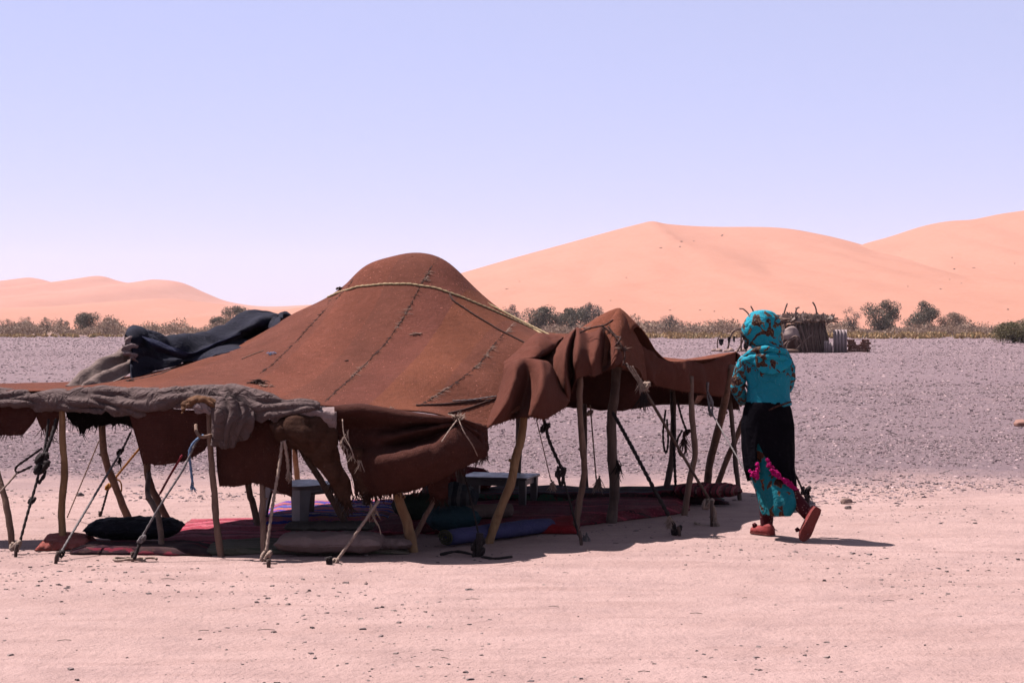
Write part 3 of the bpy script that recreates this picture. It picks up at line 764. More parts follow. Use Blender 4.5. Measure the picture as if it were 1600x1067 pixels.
cc = np.array([-.8, 14.4]); RV = []; NR = 84
nb = len(bd)
for i in range(NR + 1):
    t = (i / NR)
    for b in bd:
        p = cc + (b[:2] - cc) * max(t, .002)
        z = roof_z(p[0], p[1])
        z += t * (1 - .4 * t) * (0.016 * n3(p[0] * 1.7, p[1] * 1.7, 2.2) + 0.007 * n3(p[0] * 5, p[1] * 3, 8.1))
        RV.append((p[0], p[1], z))
RF = [(i * nb + k, i * nb + (k + 1) % nb, (i + 1) * nb + (k + 1) % nb, (i + 1) * nb + k) for i in range(NR) for k in range(nb)]
roof = mesh('roof_cloth', (RV, RF), MAT['roof'], tent, solid=.008, off=-1)
RB = BVHTree.FromPolygons(RV, RF)
EYE = Vector((0, 0, H))
def on_roof(px, py, off=.006):
    d = (W(px, py, 10) - EYE).normalized()
    h = RB.ray_cast(EYE, d)
    if h[0] is None: return None
    n = h[1] if h[1].dot(d) < 0 else -h[1]
    return h[0] + n * off
def roof_line(pts, off=.006, step=10):
    out = []
    for (a, b), (c, d) in zip(pts, pts[1:]):
        n = max(1, int(math.hypot(c - a, d - b) / step))
        for k in range(n):
            q = on_roof(a + (c - a) * k / n, b + (d - b) * k / n, off)
            if q is not None: out.append(q)
    q = on_roof(*pts[-1], off)
    if q is not None: out.append(q)
    return out
def rope_obj(name, pts, rad, mat, parent, tw=260, step=.016, smooth=True):
    p = resample(catmull(pts, 6) if smooth and len(pts) > 2 else pts, step)
    return mesh(name, tube(p, rad, 6, twist=tw, lobes=.22), mat, parent)
# stitched seams between the woven strips
for pts, rad, mt in (([(520, 468), (510, 484), (490, 506), (468, 530), (446, 552), (425, 572), (406, 585)], .006, 'seam'),
                     ([(683, 405), (674, 418), (666, 432), (653, 456), (642, 478), (630, 500), (604, 536), (572, 570), (536, 604), (507, 629)], .0065, 'seam'),
                     ([(799, 510), (786, 524), (773, 539), (760, 556), (747, 572), (726, 590), (705, 604), (684, 618), (655, 636)], .0065, 'seam'),
                     ([(196, 597), (225, 592), (250, 586), (272, 577), (290, 569)], .012, 'seam'),
                     ([(560, 425), (548, 446), (525, 470)], .008, 'seam')):
    L = roof_line(pts, .004)
    if len(L) < 3: continue
    p = resample(L, .02)
    p = [Vector(q) + Vector((.006 * n3(i * .9, rad * 99), .004 * n3(i * .7, 5), .006 * n3(i * .8, 9))) for i, q in enumerate(p)]
    s = mesh('seam', tube(p, [rad * (.8 + .6 * abs(n3(i * .5, 3))) for i in range(len(p))], 6, lobes=.3, twist=150), MAT[mt], tent)
    tag(mesh('stitches', threads([q + Vector((0, -.004, .006)) for q in p], .035, int(len(p) * 1.6), len(p), down=.1, w=.0022), MAT['seam'], s), kind='stuff')
for pts in ([(672, 424), (664, 440)], [(640, 482), (620, 514)], [(770, 542), (758, 558)], [(750, 568), (740, 578)], [(700, 606), (670, 626)], [(802, 505), (790, 520)], [(575, 567), (550, 590)]):
    L = roof_line(pts, .008, 4)
    tag(mesh('loose_yarn', threads(L, .05, 46, len(L) + 3, down=0.05, w=.0022), MAT['seamlight'], tent), kind='stuff')
# a faint fold line where two strips of different age meet, small rags and lint balls caught on the wool
def tuft(px, py, s, mt, n, name, lab=None, seed=1):
    q = on_roof(px, py, .012)
    if q is None: return
    pts = [q + Vector((random.uniform(-s, s), random.uniform(-s, s) * .3, random.uniform(-s, s) * .35)) for _ in range(14)]
    o = tag(mesh(name, threads(pts, s * .6, n, seed, down=.05, w=.0036), MAT[mt], tent), lab, kind='stuff')
tuft(405, 601, .085, 'seam', 150, 'yarn_tuft', 'tangled brown yarn clump on the tent roof', 3)
tuft(418, 606, .05, 'seamlight', 40, 'yarn_tuft', seed=4)
tuft(535, 452, .045, 'seam', 70, 'yarn_tuft', seed=5)
tuft(650, 524, .035, 'seamlight', 26, 'yarn_tuft', seed=6)
tuft(425, 555, .04, 'rope_blue', 26, 'yarn_tuft', seed=7)
tuft(541, 566, .016, 'seam', 20, 'yarn_tuft', seed=8)
tuft(205, 597, .03, 'seam', 40, 'yarn_tuft', seed=9)
tuft(612, 640, .02, 'seamlight', 14, 'yarn_tuft', seed=10)
tuft(270, 571, .05, 'seam', 40, 'yarn_tuft', seed=11)
# ropes lying over the roof
def roof_rope(pts, rad, mt, off=.012):
    L = roof_line(pts, off, 14)
    # a taut rope spans the hollows: lift dips
    return rope_obj('roof_rope', L, rad, MAT[mt], tent)
roof_rope([(447, 496), (480, 481), (530, 459), (560, 450), (600, 446), (640, 446), (680, 452), (720, 466), (760, 483), (800, 501), (838, 519), (856, 531)], .0095, 'rope_y')
rope_obj('roof_rope', [W(762, 474, 14.42), W(806, 497, 14.25), W(868, 528, 13.9)], .008, MAT['rope_y'], tent)
roof_rope([(702, 462), (708, 472), (740, 494), (780, 518), (826, 541)], .008, 'seam')
roof_rope([(650, 636), (690, 634), (730, 630), (776, 625)], .008, 'seam')
roof_rope([(706, 630), (735, 628), (774, 622)], .005, 'rope_g', .02)
roof_rope([(700, 648), (730, 640), (775, 624)], .007, 'seam')
roof_rope([(378, 563), (395, 556), (412, 550)], .003, 'seamlight')

# ---- cloth hanging from the eaves
def cloth(name, rows, mat, sub=9, amp=.012, freq=4, seed=0, rag=0, fold=None, solid=.008, label=None, fringe=0, fl=.05, stretch=(1, 1, 1), parent=None, crease=None, pin=0.0):
    o = mesh(name, patch(rows, sub, None, amp, freq, seed, rag, fold, False, stretch, crease, pin), MAT[mat], parent or tent, solid=solid)
    Agrid = patch.grid
    if fringe:
        tag(mesh('fringe', threads([Vector(p) for p in Agrid[:, -1]], fl, fringe, int(seed * 10) + fringe, w=.0026), MAT[mat], o), kind='stuff')
    if label: o['label'] = label
    return o
def swag(n, a, ph=0.0, pw=1.0):
    return lambda u, v: a * math.sin(2 * math.pi * (u * n + ph + .12 * math.sin(v * 3 + u * 7))) * v ** pw
# left dark valance
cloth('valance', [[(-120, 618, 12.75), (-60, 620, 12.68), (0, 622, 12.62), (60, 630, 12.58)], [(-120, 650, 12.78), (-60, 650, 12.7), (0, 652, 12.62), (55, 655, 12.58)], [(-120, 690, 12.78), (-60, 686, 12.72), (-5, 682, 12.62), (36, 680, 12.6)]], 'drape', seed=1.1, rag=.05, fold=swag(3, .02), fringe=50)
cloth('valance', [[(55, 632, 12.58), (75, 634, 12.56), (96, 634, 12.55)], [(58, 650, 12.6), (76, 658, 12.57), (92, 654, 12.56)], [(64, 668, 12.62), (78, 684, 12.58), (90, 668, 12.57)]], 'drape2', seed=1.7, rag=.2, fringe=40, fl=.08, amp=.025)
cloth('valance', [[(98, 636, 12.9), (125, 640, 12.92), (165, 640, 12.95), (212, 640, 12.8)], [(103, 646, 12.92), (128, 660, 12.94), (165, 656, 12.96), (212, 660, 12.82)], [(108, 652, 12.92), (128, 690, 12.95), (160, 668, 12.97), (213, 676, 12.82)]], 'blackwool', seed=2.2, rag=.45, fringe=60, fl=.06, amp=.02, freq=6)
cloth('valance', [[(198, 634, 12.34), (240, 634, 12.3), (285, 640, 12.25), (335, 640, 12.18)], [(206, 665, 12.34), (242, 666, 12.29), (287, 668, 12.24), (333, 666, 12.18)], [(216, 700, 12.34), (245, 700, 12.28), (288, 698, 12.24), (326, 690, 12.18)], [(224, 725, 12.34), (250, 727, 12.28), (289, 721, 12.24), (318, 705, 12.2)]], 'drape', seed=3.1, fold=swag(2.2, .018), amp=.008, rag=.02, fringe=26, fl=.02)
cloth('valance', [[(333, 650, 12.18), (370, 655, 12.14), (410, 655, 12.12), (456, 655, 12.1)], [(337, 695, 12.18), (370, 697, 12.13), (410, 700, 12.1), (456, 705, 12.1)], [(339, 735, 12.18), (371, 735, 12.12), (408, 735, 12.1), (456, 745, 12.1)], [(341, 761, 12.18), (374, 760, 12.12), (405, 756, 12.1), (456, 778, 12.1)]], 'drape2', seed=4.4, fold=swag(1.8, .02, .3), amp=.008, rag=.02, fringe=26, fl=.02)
# shaggy bundle with a torn tongue
cloth('torn_bundle', [[(424, 668, 12.12), (445, 653, 12.12), (480, 652, 12.12), (524, 657, 12.1)], [(420, 660, 12.02), (446, 648, 11.98), (482, 648, 11.98), (526, 655, 12.0)], [(424, 676, 11.98), (450, 672, 11.9), (486, 674, 11.9), (527, 675, 11.98)], [(438, 690, 12.0), (462, 698, 11.94), (492, 702, 11.92), (530, 702, 12.0)], [(452, 698, 12.06), (474, 712, 12.0), (502, 728, 11.98), (536, 730, 12.03)], [(458, 696, 12.1), (496, 722, 12.06), (524, 760, 12.03), (548, 752, 12.05)], [(462, 696, 12.12), (512, 738, 12.08), (540, 798, 12.06), (553, 785, 12.08)]], 'fur', sub=8, amp=.016, freq=9, seed=5.0, rag=.10, crease=(.03, (9, 5, 6)), fringe=160, fl=.07, solid=.006, label='shaggy brown bundle with torn tongue')
# big gathered drape
def bigfold(u, v):
    du, dv = (.84 - u) * 1.9, v - .22
    a = math.atan2(dv, du); d = math.hypot(du, dv)
    return -.07 * (2 * abs(math.sin(a * 4.6 + .25)) - 1) * min(1, d * 1.5) * (1 - .5 * v) * (1 - .5 * max(0, .35 - u) / .35) + .02 * math.sin(u * 17 + v * 2) * v * v
gx_ = [523, 545, 565, 590, 620, 650, 680, 705, 720, 745, 761]
gyy = [[634, 632, 631, 635, 640, 645, 649, 652, 654, 662, 668], [646, 646, 646, 650, 655, 658, 659, 658, 657, 668, 674], [660, 662, 664, 668, 670, 667, 664, 661, 659, 672, 680],
       [672, 676, 680, 684, 682, 674, 668, 663, 661, 676, 685], [684, 690, 694, 698, 695, 690, 680, 668, 664, 682, 689], [697, 702, 708, 712, 708, 703, 692, 675, 668, 688, 694],
       [715, 722, 728, 732, 730, 726, 716, 700, 690, 700, 702], [740, 748, 752, 755, 752, 746, 738, 724, 714, 710, 708], [765, 778, 783, 780, 774, 766, 756, 744, 735, 722, 714]]
gdd = [[.05, 0, -.03, -.05, -.05, -.03, 0, .03, .05, .15, .25], [0, -.07, -.11, -.13, -.12, -.10, -.05, 0, .03, .14, .24], [.02, .07, .07, .0, .0, .04, .05, .06, .07, .15, .25],
       [.02, .08, .06, -.06, -.14, -.12, -.08, -.02, .03, .12, .22], [.02, .07, .05, -.07, .0, .05, .05, .05, .06, .14, .22], [.02, .06, .0, -.18, -.22, -.2, -.14, -.06, .0, .10, .2],
       [.02, .03, -.05, -.2, -.25, -.24, -.2, -.14, -.08, .05, .18], [.03, 0, -.05, -.14, -.18, -.18, -.15, -.1, -.06, .08, .2], [.05, .03, 0, -.05, -.08, -.08, -.06, -.03, 0, .12, .2]]
gsh = [[0, 0, 2, 4, 6, 10, 20, 34, 49], [0, 0, 1, 2, 4, 8, 14, 24, 38], [0, 0, 0, 0, 1, 2, 6, 14, 26], [0, 0, 0, 0, 0, 0, 2, 6, 12]]
rows_ = [[(x, y + 9, 12.4) for x, y in zip(gx_, gyy[0])]]
for r_ in range(9): rows_.append([(x + (gsh[c][r_] if c < 4 else 0), gyy[r_][c], 11.99 + gdd[r_][c]) for c, x in enumerate(gx_)])
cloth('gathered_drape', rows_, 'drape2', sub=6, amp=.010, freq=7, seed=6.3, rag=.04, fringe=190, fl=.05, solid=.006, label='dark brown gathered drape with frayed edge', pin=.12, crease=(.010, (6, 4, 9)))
cloth('torn_strip', [[(538, 705, 12.05), (552, 700, 12.0), (566, 700, 11.98)], [(548, 735, 12.05), (562, 735, 12.0), (575, 735, 11.98)], [(556, 775, 12.08), (570, 776, 12.04), (590, 772, 12.0)]], 'fur', seed=6.9, amp=.02, freq=9, rag=.1, fringe=60, fl=.08)
tag(mesh('torn_threads', join([tube(catmull([W(548 + k * 2.2, 742 - k, 12.05), W(556 + k * 3.1 + random.uniform(-3, 3), 760 + random.uniform(-4, 4), 12.03), W(566 + k * 3.4, 782 + random.uniform(-4, 4), 12.05)], 4), .0022, 3) for k in range(9)]), MAT['fur'], tent), kind='stuff')
cloth('torn_strip', [[(665, 742, 12.2), (690, 740, 12.2), (705, 738, 12.22)], [(668, 762, 12.2), (686, 766, 12.2), (700, 760, 12.22)], [(672, 776, 12.2), (688, 784, 12.2), (700, 776, 12.22)]], 'drape', seed=7.4, amp=.02, freq=9, rag=.2, fringe=50, fl=.07)
cloth('side_flap', [[(738, 662, 12.2), (748, 664, 12.2), (762, 668, 12.3)], [(740, 676, 12.16), (752, 678, 12.15), (764, 684, 12.28)], [(744, 694, 12.16), (756, 696, 12.13), (763, 700, 12.25)], [(750, 716, 12.2), (758, 712, 12.2), (760, 706, 12.25)]], 'drape', seed=7.9, amp=.02, freq=8, fringe=40, fl=.04)
tuft_pts = [W(716 + random.uniform(-4, 4), 655 + random.uniform(-6, 5), 12.0) for _ in range(10)]
tag(mesh('knot', threads(tuft_pts, .06, 60, 77, down=-.2, w=.004), MAT['rope_b'], tent), kind='stuff')
for P in ([W(716, 654, 11.98), W(725, 675, 11.90), W(738, 695, 11.92), W(746, 712, 12.05)], [W(714, 656, 11.96), W(702, 672, 11.84), W(690, 690, 11.74)], [W(535, 655, 11.88), W(538, 680, 11.84), W(548, 700, 11.8), W(553, 715, 11.8)]):
    rope_obj('tie_cord', P, .004, MAT['rope_b'], tent)
tag(mesh('loose_threads', threads([W(545, 672, 11.9), W(532, 690, 11.9), W(556, 720, 11.86), W(566, 722, 11.86)], .07, 46, 12, w=.0032), MAT['rope_b'], tent), kind='stuff')

# folded flaps above the right front corner
def cols(*c): return [list(r) for r in zip(*c)]
def back(c, dy=.35, dp=12): return [(c[0][0], c[0][1] + dp, c[0][2] + dy)] + list(c)
cloth('folded_flap', cols(*[back(c) for c in (
    [(789, 573, 13.05), (782, 600, 12.86), (772, 630, 12.66), (753, 676, 12.40)],
    [(799, 566, 12.95), (790, 598, 12.70), (779, 632, 12.50), (760, 671, 12.37)],
    [(809, 562, 12.90), (803, 598, 12.58), (792, 632, 12.42), (772, 664, 12.38)],
    [(822, 561, 12.95), (820, 598, 12.86), (812, 630, 12.76), (796, 656, 12.62)],
    [(835, 561, 12.93), (834, 596, 12.80), (828, 627, 12.68), (812, 652, 12.56)],
    [(847, 563, 12.90), (846, 594, 12.62), (842, 622, 12.50), (832, 652, 12.50)],
    [(857, 568, 12.98), (860, 598, 12.74), (858, 624, 12.62), (850, 655, 12.58)],
    [(870, 586, 13.10), (875, 606, 12.98), (875, 622, 12.86), (868, 646, 12.74)],
    [(884, 606, 13.20), (889, 614, 13.10), (890, 624, 13.00), (886, 634, 12.94)])]), 'flap', sub=7, amp=.007, freq=6, seed=8.2, solid=.005, crease=(.009, (7, 5, 4)), fringe=70, fl=.018)
cloth('folded_flap', [
    [(800, 577, 13.6), (820, 550, 13.8), (838, 530, 13.9), (862, 530, 14.0), (880, 534, 14.0)],
    [(787, 567, 13.3), (812, 545, 13.45), (836, 523, 13.6), (862, 523, 13.75), (880, 527, 13.8)],
    [(788, 572, 13.05), (815, 557, 13.12), (838, 540, 13.22), (856, 536, 13.4), (872, 534, 13.55)],
    [(791, 581, 13.0), (818, 569, 13.03), (842, 557, 13.08), (856, 549, 13.3), (868, 543, 13.5)],
    [(797, 581, 13.25), (823, 569, 13.35), (846, 559, 13.4), (858, 553, 13.55), (866, 549, 13.7)]], 'flap', sub=8, amp=.008, freq=6, seed=9.1, solid=.005, crease=(.010, (5, 5, 8)))
cloth('folded_flap', cols(*[back(c, .3, 10) for c in (
    [(864, 551, 13.55), (853, 562, 13.40), (848, 571, 13.30), (852, 581, 13.25), (859, 592, 13.20)],
    [(884, 526, 13.70), (874, 545, 13.38), (868, 566, 13.20), (872, 594, 13.10), (880, 612, 13.08)],
    [(896, 516, 13.62), (886, 540, 13.20), (883, 566, 13.00), (885, 600, 12.95), (889, 628, 13.00)],
    [(901, 513, 13.66), (893, 545, 13.52), (892, 566, 13.44), (894, 588, 13.34), (893, 612, 13.22)],
    [(905, 514, 13.62), (902, 540, 13.20), (899, 562, 13.06), (899, 582, 13.05), (900, 594, 13.08)],
    [(919, 522, 13.69), (919, 545, 13.36), (918, 562, 13.24), (917, 577, 13.2), (917, 587, 13.2)],
    [(938, 513, 13.66), (935, 540, 13.36), (932, 560, 13.26), (930, 576, 13.22), (929, 588, 13.2)],
    [(948, 519, 13.82), (947, 542, 13.74), (946, 560, 13.62), (945, 572, 13.52), (942, 581, 13.42)],
    [(961, 529, 13.70), (964, 545, 13.42), (962, 558, 13.34), (958, 568, 13.34), (952, 576, 13.40)],
    [(970, 545, 13.78), (973, 556, 13.64), (972, 563, 13.56), (968, 569, 13.52), (962, 573, 13.50)])]), 'flap', sub=7, amp=.007, freq=6, seed=9.4, solid=.005, crease=(.009, (8, 5, 4)), fringe=70, fl=.018)
# cone front under the small peak and the valance running right from it
cloth('peak_front', [[(955, 500, 13.86), (968, 485, 13.9), (985, 508, 13.95), (1002, 540, 14.0)], [(955, 530, 13.66), (970, 526, 13.66), (986, 538, 13.78), (1004, 556, 13.96)], [(955, 560, 13.58), (972, 560, 13.56), (990, 566, 13.7), (1008, 578, 13.94)], [(962, 572, 13.56), (976, 575, 13.54), (994, 576, 13.68), (1010, 600, 13.94)]], 'roof', sub=8, amp=.015, freq=5, seed=10.2)
cloth('side_valance', [[(996, 534, 14.0), (1020, 551, 14.2), (1040, 563, 14.4), (1060, 566, 14.55), (1077, 563, 14.7), (1100, 568, 14.92), (1130, 556, 15.2), (1150, 549, 15.5)],
    [(998, 558, 13.96), (1020, 575, 14.14), (1040, 583, 14.33), (1060, 588, 14.5), (1078, 583, 14.64), (1102, 590, 14.85), (1130, 576, 15.14), (1151, 566, 15.46)],
    [(1004, 585, 13.98), (1020, 600, 14.16), (1040, 606, 14.36), (1062, 611, 14.54), (1080, 612, 14.66), (1104, 617, 14.88), (1126, 618, 15.14), (1146, 600, 15.46)]], 'flap', sub=8, amp=.018, freq=4, seed=11.1, fold=lambda u, v: .03 * math.sin(u * 26 + 2 * math.sin(u * 9)) * (.2 + v), solid=.005, crease=(.012, (6, 6, 4)), fringe=60, fl=.02)
# end and back valances (seen from inside, dark)
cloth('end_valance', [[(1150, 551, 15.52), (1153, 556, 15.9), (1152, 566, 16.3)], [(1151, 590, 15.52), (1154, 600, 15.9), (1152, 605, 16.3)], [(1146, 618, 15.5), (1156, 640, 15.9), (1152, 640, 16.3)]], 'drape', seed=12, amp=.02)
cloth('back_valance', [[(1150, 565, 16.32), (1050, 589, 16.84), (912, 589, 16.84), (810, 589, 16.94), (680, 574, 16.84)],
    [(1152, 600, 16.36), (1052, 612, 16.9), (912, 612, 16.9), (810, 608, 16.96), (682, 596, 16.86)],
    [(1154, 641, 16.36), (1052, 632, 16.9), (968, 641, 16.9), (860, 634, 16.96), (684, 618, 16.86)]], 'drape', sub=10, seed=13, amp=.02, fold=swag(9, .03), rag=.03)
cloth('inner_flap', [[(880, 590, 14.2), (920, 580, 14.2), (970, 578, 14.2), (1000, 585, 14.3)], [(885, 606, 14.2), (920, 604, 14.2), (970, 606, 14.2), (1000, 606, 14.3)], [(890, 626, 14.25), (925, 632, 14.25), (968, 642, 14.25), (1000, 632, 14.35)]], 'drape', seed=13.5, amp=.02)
# rough rope and yarn knots at the small peak
for P in ([(905, 520), (925, 512), (945, 508), (958, 500)], [(940, 508), (955, 520), (968, 535), (976, 552), (974, 570)], [(950, 510), (962, 525), (970, 528), (962, 540)]):
    rope_obj('tie_cord', [W(a, b, 13.5 - .05 * k) for k, (a, b) in enumerate(P)], .007, MAT['seam'], tent)
tag(mesh('loose_threads', threads([W(940, 510, 13.5), W(955, 520, 13.45), W(972, 545, 13.4), W(980, 546, 13.4)], .05, 60, 31, down=.3, w=.003), MAT['seam'], tent), kind='stuff')
tag(mesh('loose_threads', threads([W(912, 514, 13.55), W(918, 512, 13.55), W(980, 545, 13.4), W(968, 545, 13.4)], .05, 30, 32, down=-.1, w=.003), MAT['seamlight'], tent), kind='stuff')

# ---- poles
def pole(pts, r0, mt, seed=0.0, r1=None, label=None):
    """foot first; each point (picture x, y, distance)"""
    P = [W(*p) for p in pts]
    P[0] = P[0] + (P[0] - P[1]).normalized() * .07
    path = catmull(P, 10); n = len(path)
    path = [Vector(p) + Vector((.004 * n3(i * .35, seed), .004 * n3(i * .3, seed + 3), 0)) for i, p in enumerate(path)]
    rr = [(r0 + ((r1 or r0 * .85) - r0) * i / (n - 1)) * (1 + .12 * n3(i * .22, seed + 9)) for i in range(n)]
    o = mesh('pole', tube(path, rr, 10, rough=.12, seed=seed), MAT[mt], tent)
    if label: o['label'] = label
    # side branch stubs
    if seed % 2 < 1:
        i = int(n * .55); q = path[i]; d = Vector((random.choice((-1, 1)), -.4, .5)).normalized()
        mesh('branch_stub', tube([q, q + d * (rr[i] + .018)], [rr[i] * .5, rr[i] * .32], 6), MAT[mt], o)
    return o
gy_ = groundY
pole([(20, 858, gy_(858)), (13, 805, 12.4), (2, 760, 12.45), (-14, 700, 12.55), (-22, 625, 12.6)], .024, 'pole', .3)
pole([(100, 852, gy_(852)), (96, 800, 12.58), (101, 740, 12.55), (98, 690, 12.55), (97, 625, 12.55)], .027, 'pole_y', 1.2)
pole([(205, 822, gy_(822)), (185, 772, 13.6), (166, 722, 13.35), (160, 680, 13.15), (158, 618, 13.0)], .030, 'pole', 2.1)
pole([(271, 829, gy_(829)), (248, 785, 13.4), (233, 752, 13.3), (229, 715, 13.2), (228, 612, 13.0)], .030, 'pole', 3.2)
pole([(253, 862, gy_(862)), (248, 810, 12.5), (231, 772, 12.9), (233, 740, 13.2)], .022, 'pole', 4.3)
pole([(345, 868, gy_(868)), (338, 815, 12.05), (335, 770, 12.1), (329, 705, 12.15), (327, 630, 12.2)], .024, 'pole', 5.1)
pole([(412, 871, gy_(871)), (411, 820, 12.0), (410, 760, 12.1), (409, 650, 12.2)], .021, 'pole', 6.0)
pole([(404, 828, gy_(828)), (396, 790, 13.6), (388, 757, 13.5), (380, 640, 13.3)], .026, 'pole', 7.2)
pole([(556, 848, gy_(848)), (530, 800, 12.5), (500, 748, 12.35), (478, 714, 12.25), (452, 665, 12.2)], .025, 'pole_d', 8.3)
pole([(466, 778, gy_(778)), (464, 740, 15.8), (461, 700, 15.5), (462, 560, 15.1)], .026, 'pole_y', 9.0)
pole([(646, 862, gy_(862)), (637, 820, 12.25), (625, 785, 12.25), (620, 755, 12.2), (616, 660, 12.2)], .035, 'pole_y', 10.4)
pole([(640, 857, gy_(857)), (660, 815, 12.35), (682, 775, 12.4), (700, 735, 12.4), (712, 670, 12.4)], .019, 'pole', 11.3)
pole([(764, 848, gy_(848)), (780, 800, 12.75), (798, 755, 12.8), (806, 715, 12.85), (815, 680, 12.9), (822, 625, 12.95)], .034, 'pole_y', 12.2)
pole([(808, 771, gy_(771)), (809, 730, 16.5), (811, 690, 16.5), (811, 600, 16.6)], .034, 'pole_d', 13.0)
pole([(712, 772, gy_(772)), (709, 740, 16.4), (707, 700, 16.4), (706, 600, 16.5)], .030, 'pole_d', 13.9)
pole([(899, 831, gy_(831)), (904, 790, 13.4), (913, 740, 13.35), (910, 695, 13.3), (906, 640, 13.3), (906, 588, 13.32)], .026, 'pole', 14.3)
pole([(915, 773, gy_(773)), (913, 720, 16.4), (913, 660, 16.5), (912, 600, 16.6)], .029, 'pole_d', 15.1)
pole([(954, 818, gy_(818)), (960, 770, 14.0), (956, 700, 14.0), (956, 650, 14.0), (962, 600, 13.95), (967, 500, 13.95)], .042, 'pole_d', 16.2, .036, 'thick pole under the small peak')
pole([(1069, 806, gy_(806)), (1077, 755, 14.5), (1086, 705, 14.5), (1081, 650, 14.55), (1080, 588, 14.62)], .026, 'pole', 17.3)
pole([(1105, 769, gy_(769)), (1108, 730, 16.3), (1120, 680, 15.9), (1130, 640, 15.6), (1137, 605, 15.35), (1144, 572, 15.25)], .036, 'pole', 18.1)
pole([(1117, 768, gy_(768)), (1135, 720, 16.4), (1152, 680, 16.2), (1166, 645, 16.0)], .028, 'pole', 19.0)
pole([(1156, 781, gy_(781)), (1150, 730, 15.8), (1146, 680, 15.8), (1140, 620, 15.8), (1140, 560, 15.8)], .022, 'pole_d', 20.3)
pole([(1038, 778, gy_(778)), (1046, 740, 16.0), (1051, 700, 16.1), (1052, 650, 16.2), (1050, 590, 16.4)], .030, 'pole_d', 21.0)
# the two inner poles that carry the ridge beam
pole([(570, 800, gy_(800)), (600, 600, 14.65), (622, 410, 14.5)], .038, 'pole_d', 22.0)
pole([(730, 800, gy_(800)), (695, 600, 14.65), (666, 410, 14.5)], .038, 'pole_d', 23.0)
mesh('ridge_beam', tube(catmull([W(596, 420, 14.5), W(615, 408, 14.52), W(645, 405, 14.52), W(680, 408, 14.52), W(696, 420, 14.5)], 5), .035, 8), MAT['pole_d'], tent)

# ---- guy ropes, their stakes and hanging ends
def stake(px, py, h=.10, lean=(0, 0), r=.013, mt='stake'):
    g = G(px, py)
    mesh('stake', tube([g + Vector((-lean[0] * .3, -lean[1] * .3, -.1)), g + Vector((lean[0] * .4, lean[1] * .4, h * .5)), g + Vector((lean[0], lean[1], h))], [r * .7, r, r * 1.15], 7, rough=.25, seed=px), MAT[mt], tent)
def knot(p, s, mt, seed=0):
    V = [tube(catmull([Vector(p) + Vector((s * math.cos(a + ph), s * .6 * math.sin(2 * a + ph), s * .9 * math.sin(a * 1.5 + ph))) for a in np.linspace(0, 5.5, 9)], 4), s * .42, 6, twist=200, lobes=.2) for ph in (seed, seed + 2.0)]
    mesh('rope_knot', join(V), MAT[mt], tent)
def frayed(p, s, mt, n=26, seed=1):
    pts = [Vector(p) + Vector((random.uniform(-s, s) * .4, random.uniform(-s, s) * .4, random.uniform(-s, s) * .6)) for _ in range(6)]
    tag(mesh('frayed_end', threads(pts, s * 1.5, n, seed, w=.004), MAT[mt], tent), kind='stuff')
def guy(pts, rad, mt, st=None, name='guy_rope'):
    P = [W(*p) for p in pts]
    rope_obj(name, P, rad, MAT[mt], tent, smooth=len(P) > 2)
    if st: stake(*st)
g1 = lambda px, py: (px, py, groundY(py))
guy([(76, 655, 12.5), (70, 700, 12.4), (58, 750, 12.3), (42, 806, 12.2), (27, 862, 12.1)], .0095, 'rope_d', (24, 871, .09, (.01, .0)))
guy([(88, 655, 12.5), (78, 690, 12.4), (66, 722, 12.35), (70, 740, 12.35), (60, 755, 12.3)], .012, 'rope_d', None, 'rope_loop')
knot(W(66, 716, 12.35), .035, 'rope_d'); knot(W(66, 730, 12.33), .04, 'rope_d', 1); knot(W(50, 782, 12.25), .02, 'rope_d', 2); knot(W(24, 852, 12.1), .03, 'rope_b', 3)
guy([(66, 700, 12.45), (45, 715, 12.45), (25, 730, 12.45), (28, 738, 12.45), (50, 728, 12.42)], .008, 'rope_d', None, 'rope_loop')
guy([(28, 737, 12.45), (8, 760, 12.4), (-30, 800, 12.3)], .007, 'rope_b')
guy([(204, 676, 12.9), (190, 704, 12.75), (161, 752, 12.45), (130, 804, 12.15), (98, 858, 11.8), (88, 878, 11.7)], .008, 'rope_g', (86, 881, .08, (.02, .0)))
knot(W(188, 706, 12.74), .02, 'rope_d', 1); frayed(W(188, 716, 12.74), .04, 'rope_d', 20, 5); knot(W(94, 866, 11.75), .022, 'rope_d', 5)
guy([(155, 688, 13.5), (130, 748, 13.8), (105, 808, 14.3)], .005, 'rope_b')
guy([(221, 697, 13.6), (200, 722, 13.8), (180, 747, 14.0), (169, 763, 14.2)], .0085, 'rope_o'); guy([(169, 763, 14.2), (163, 785, 14.4), (157, 806, 14.5)], .009, 'rope_d', (156, 808, .05))
knot(W(170, 760, 14.15), .022, 'rope_o', 1); guy([(180, 748, 14.0), (188, 752, 14.0), (190, 764, 14.0), (187, 774, 14.0)], .006, 'rope_o', None, 'rope_loop')
guy([(318, 680, 12.05), (306, 692, 12.02), (285, 735, 11.95), (250, 790, 11.85), (220, 842, 11.78)], .0075, 'rope_g', None); guy([(222, 840, 11.78), (215, 858, 11.75), (209, 874, 11.72)], .012, 'rope_d', (207, 876, .06))
knot(W(221, 842, 11.77), .022, 'rope_g', 4)
guy([(318, 680, 12.05), (304, 690, 12.0), (296, 706, 12.0), (298, 730, 12.0), (301, 756, 12.0)], .009, 'rope_blue', None, 'hanging_rope'); frayed(W(301, 758, 12.0), .03, 'rope_blue', 26, 8)
guy([(284, 712, 12.1), (266, 742, 12.6), (250, 771, 13.2)], .008, 'rope_red')
